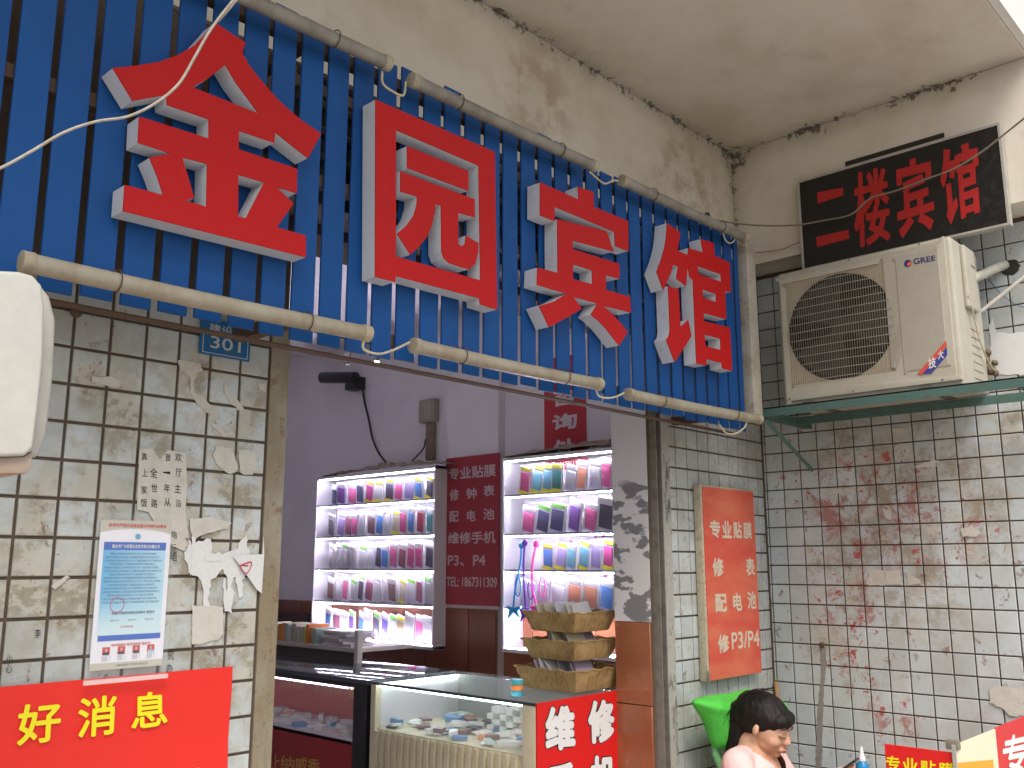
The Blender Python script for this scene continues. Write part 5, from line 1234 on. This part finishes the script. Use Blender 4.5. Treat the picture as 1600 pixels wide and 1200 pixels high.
# table with bottle
tb = thing('table', 'small work table in the corner beside the seated woman', 'table', (-.28, -.55, 0))
wood = paint('table_wood', (.35, .28, .2), .5)
MB().box((-.50, -.76, .80), (-.02, -.36, .822)).build('tabletop', wood, tb, bevel=.003)
for x in (-.49, -.06):
    for y in (-.75, -.40): MB().box((x, y, .001), (x+.03, y+.03, .799)).build('leg', wood, tb)
bo = thing('bottle', 'blue squeeze bottle with a white nozzle beside the woman', 'bottle', (-.27, -.48, .823))
q = ony(1348, 1200, -.48)
bz = .823
prof = [(0, .022), (.004, .0235), (.05, .0235), (.058, .0215), (.068, .0150), (.072, .0135)]
def lathe(cx, cy, z0, prof, seg=24):
    mb = MB(); o = 0
    for z, r in prof:
        for k in range(seg): t = 2*math.pi*k/seg; mb.v.append(Vector((cx+math.cos(t)*r, cy+math.sin(t)*r, z0+z)))
    for i in range(len(prof)-1):
        for k in range(seg): k2 = (k+1) % seg; mb.f.append([i*seg+k, i*seg+k2, (i+1)*seg+k2, (i+1)*seg+k]); mb.mi.append(0)
    mb.f.append(list(range(seg))[::-1]); mb.mi.append(0); mb.f.append([(len(prof)-1)*seg+k for k in range(seg)]); mb.mi.append(0); return mb
lathe(q.x, q.y, bz, prof).build('container', flat('bottle_blue', (.02, .22, .50), .25), bo, smooth=True)
lathe(q.x, q.y, bz+.073, [(0, .0125), (.012, .012), (.018, .008), (.045, .004), (.048, .002)]).build('nozzle', flat('nozzle_white', (.75, .75, .75), .3), bo, smooth=True)
mb = MB()
for k in range(7): t = rad(190+k*10)
mb.add([(q.x+math.cos(t)*.024, q.y+math.sin(t)*.024, bz+z) for z in (.005, .045) for t in [rad(180+14*i) for i in range(7)]], [(i, i+1, 8+i, 7+i) for i in range(6)])
mb.build('label', flat('bottle_label', (.55, .62, .60), .4), bo, fix=False)

# booth: red/yellow side and white/orange/red front
bo2 = thing('phone_booth_counter', 'small booth counter wrapped in red and white film signs at the lower right', 'counter', (-.45, -.9, 0))
BXL = -.81; BYF = -1.0
t0, t1 = onx(1382, 1163, BXL), onx(1493, 1176, BXL)
ztp = (t0.z+t1.z)/2; 
MB().box((BXL+.006, BYF+.006, .001), (-.10, t0.y, .62)).build('body', white_lam, bo2)
MB().box((BXL, BYF+.012, .5), (BXL+.005, t0.y, ztp)).build('red_side_panel', flat('sign_bright_red', (.68, .012, .012)), bo2)
mb = MB()
for tx, x0, x1 in (('专', 1384, 1406), ('业', 1410, 1434), ('贴', 1438, 1462), ('膜', 1466, 1492)):
    k = (x0-1384)/110*14
    put_text(mb, tx, [onx(x0, 1180+k, BXL-.001), onx(x1, 1182+k, BXL-.001), onx(x1, 1207+k, BXL-.001), onx(x0, 1205+k, BXL-.001)], .04)
mb.build('yellow_lettering', flat('yellow_print', (.85, .75, .01)), bo2)
f0, f1, f2 = ony(1494, 1164, BYF), ony(1556, 1149, BYF), ony(1600, 1132, BYF)
zf = (f0.z+f1.z)/2
MB().box((f0.x, BYF, .5), (f1.x, BYF+.005, f0.z)).build('white_front_panel', flat('panel_cream', (.75, .68, .50), .5), bo2)
MB().box((f1.x+.001, BYF, .5), (-.10, BYF+.0055, f0.z+.002)).build('red_front_panel', flat('front_red', (.60, .03, .03), .5), bo2)
mb = MB(); mb.add([ony(1497, 1192, BYF-.001), ony(1552, 1187, BYF-.001), ony(1556, 1240, BYF-.001), ony(1500, 1245, BYF-.001)], [(0,1,2,3)]); mb.build('orange_band', flat('band_orange', (.80, .35, .02), .5), bo2, fix=False)
mb = MB(); put_text(mb, '专', [ony(1566, 1152, BYF-.001), ony(1603, 1143, BYF-.001), ony(1606, 1205, BYF-.001), ony(1568, 1212, BYF-.001)], .04); mb.build('white_lettering', flat('white_print', (.8, .8, .8)), bo2)
q = ony(1497, 1165, BYF-.002); MB().box((q.x-.012, BYF-.006, q.z-.012), (q.x+.012, BYF+.03, q.z+.014)).build('corner_cap', flat('cap_grey', (.2, .18, .14), .5), bo2, bevel=.003)
MB().box((f0.x-.008, BYF+.001, .5), (f0.x-.001, BYF+.011, f0.z)).build('corner_strip', paint('pale_trim', (.42, .40, .36)), bo2)
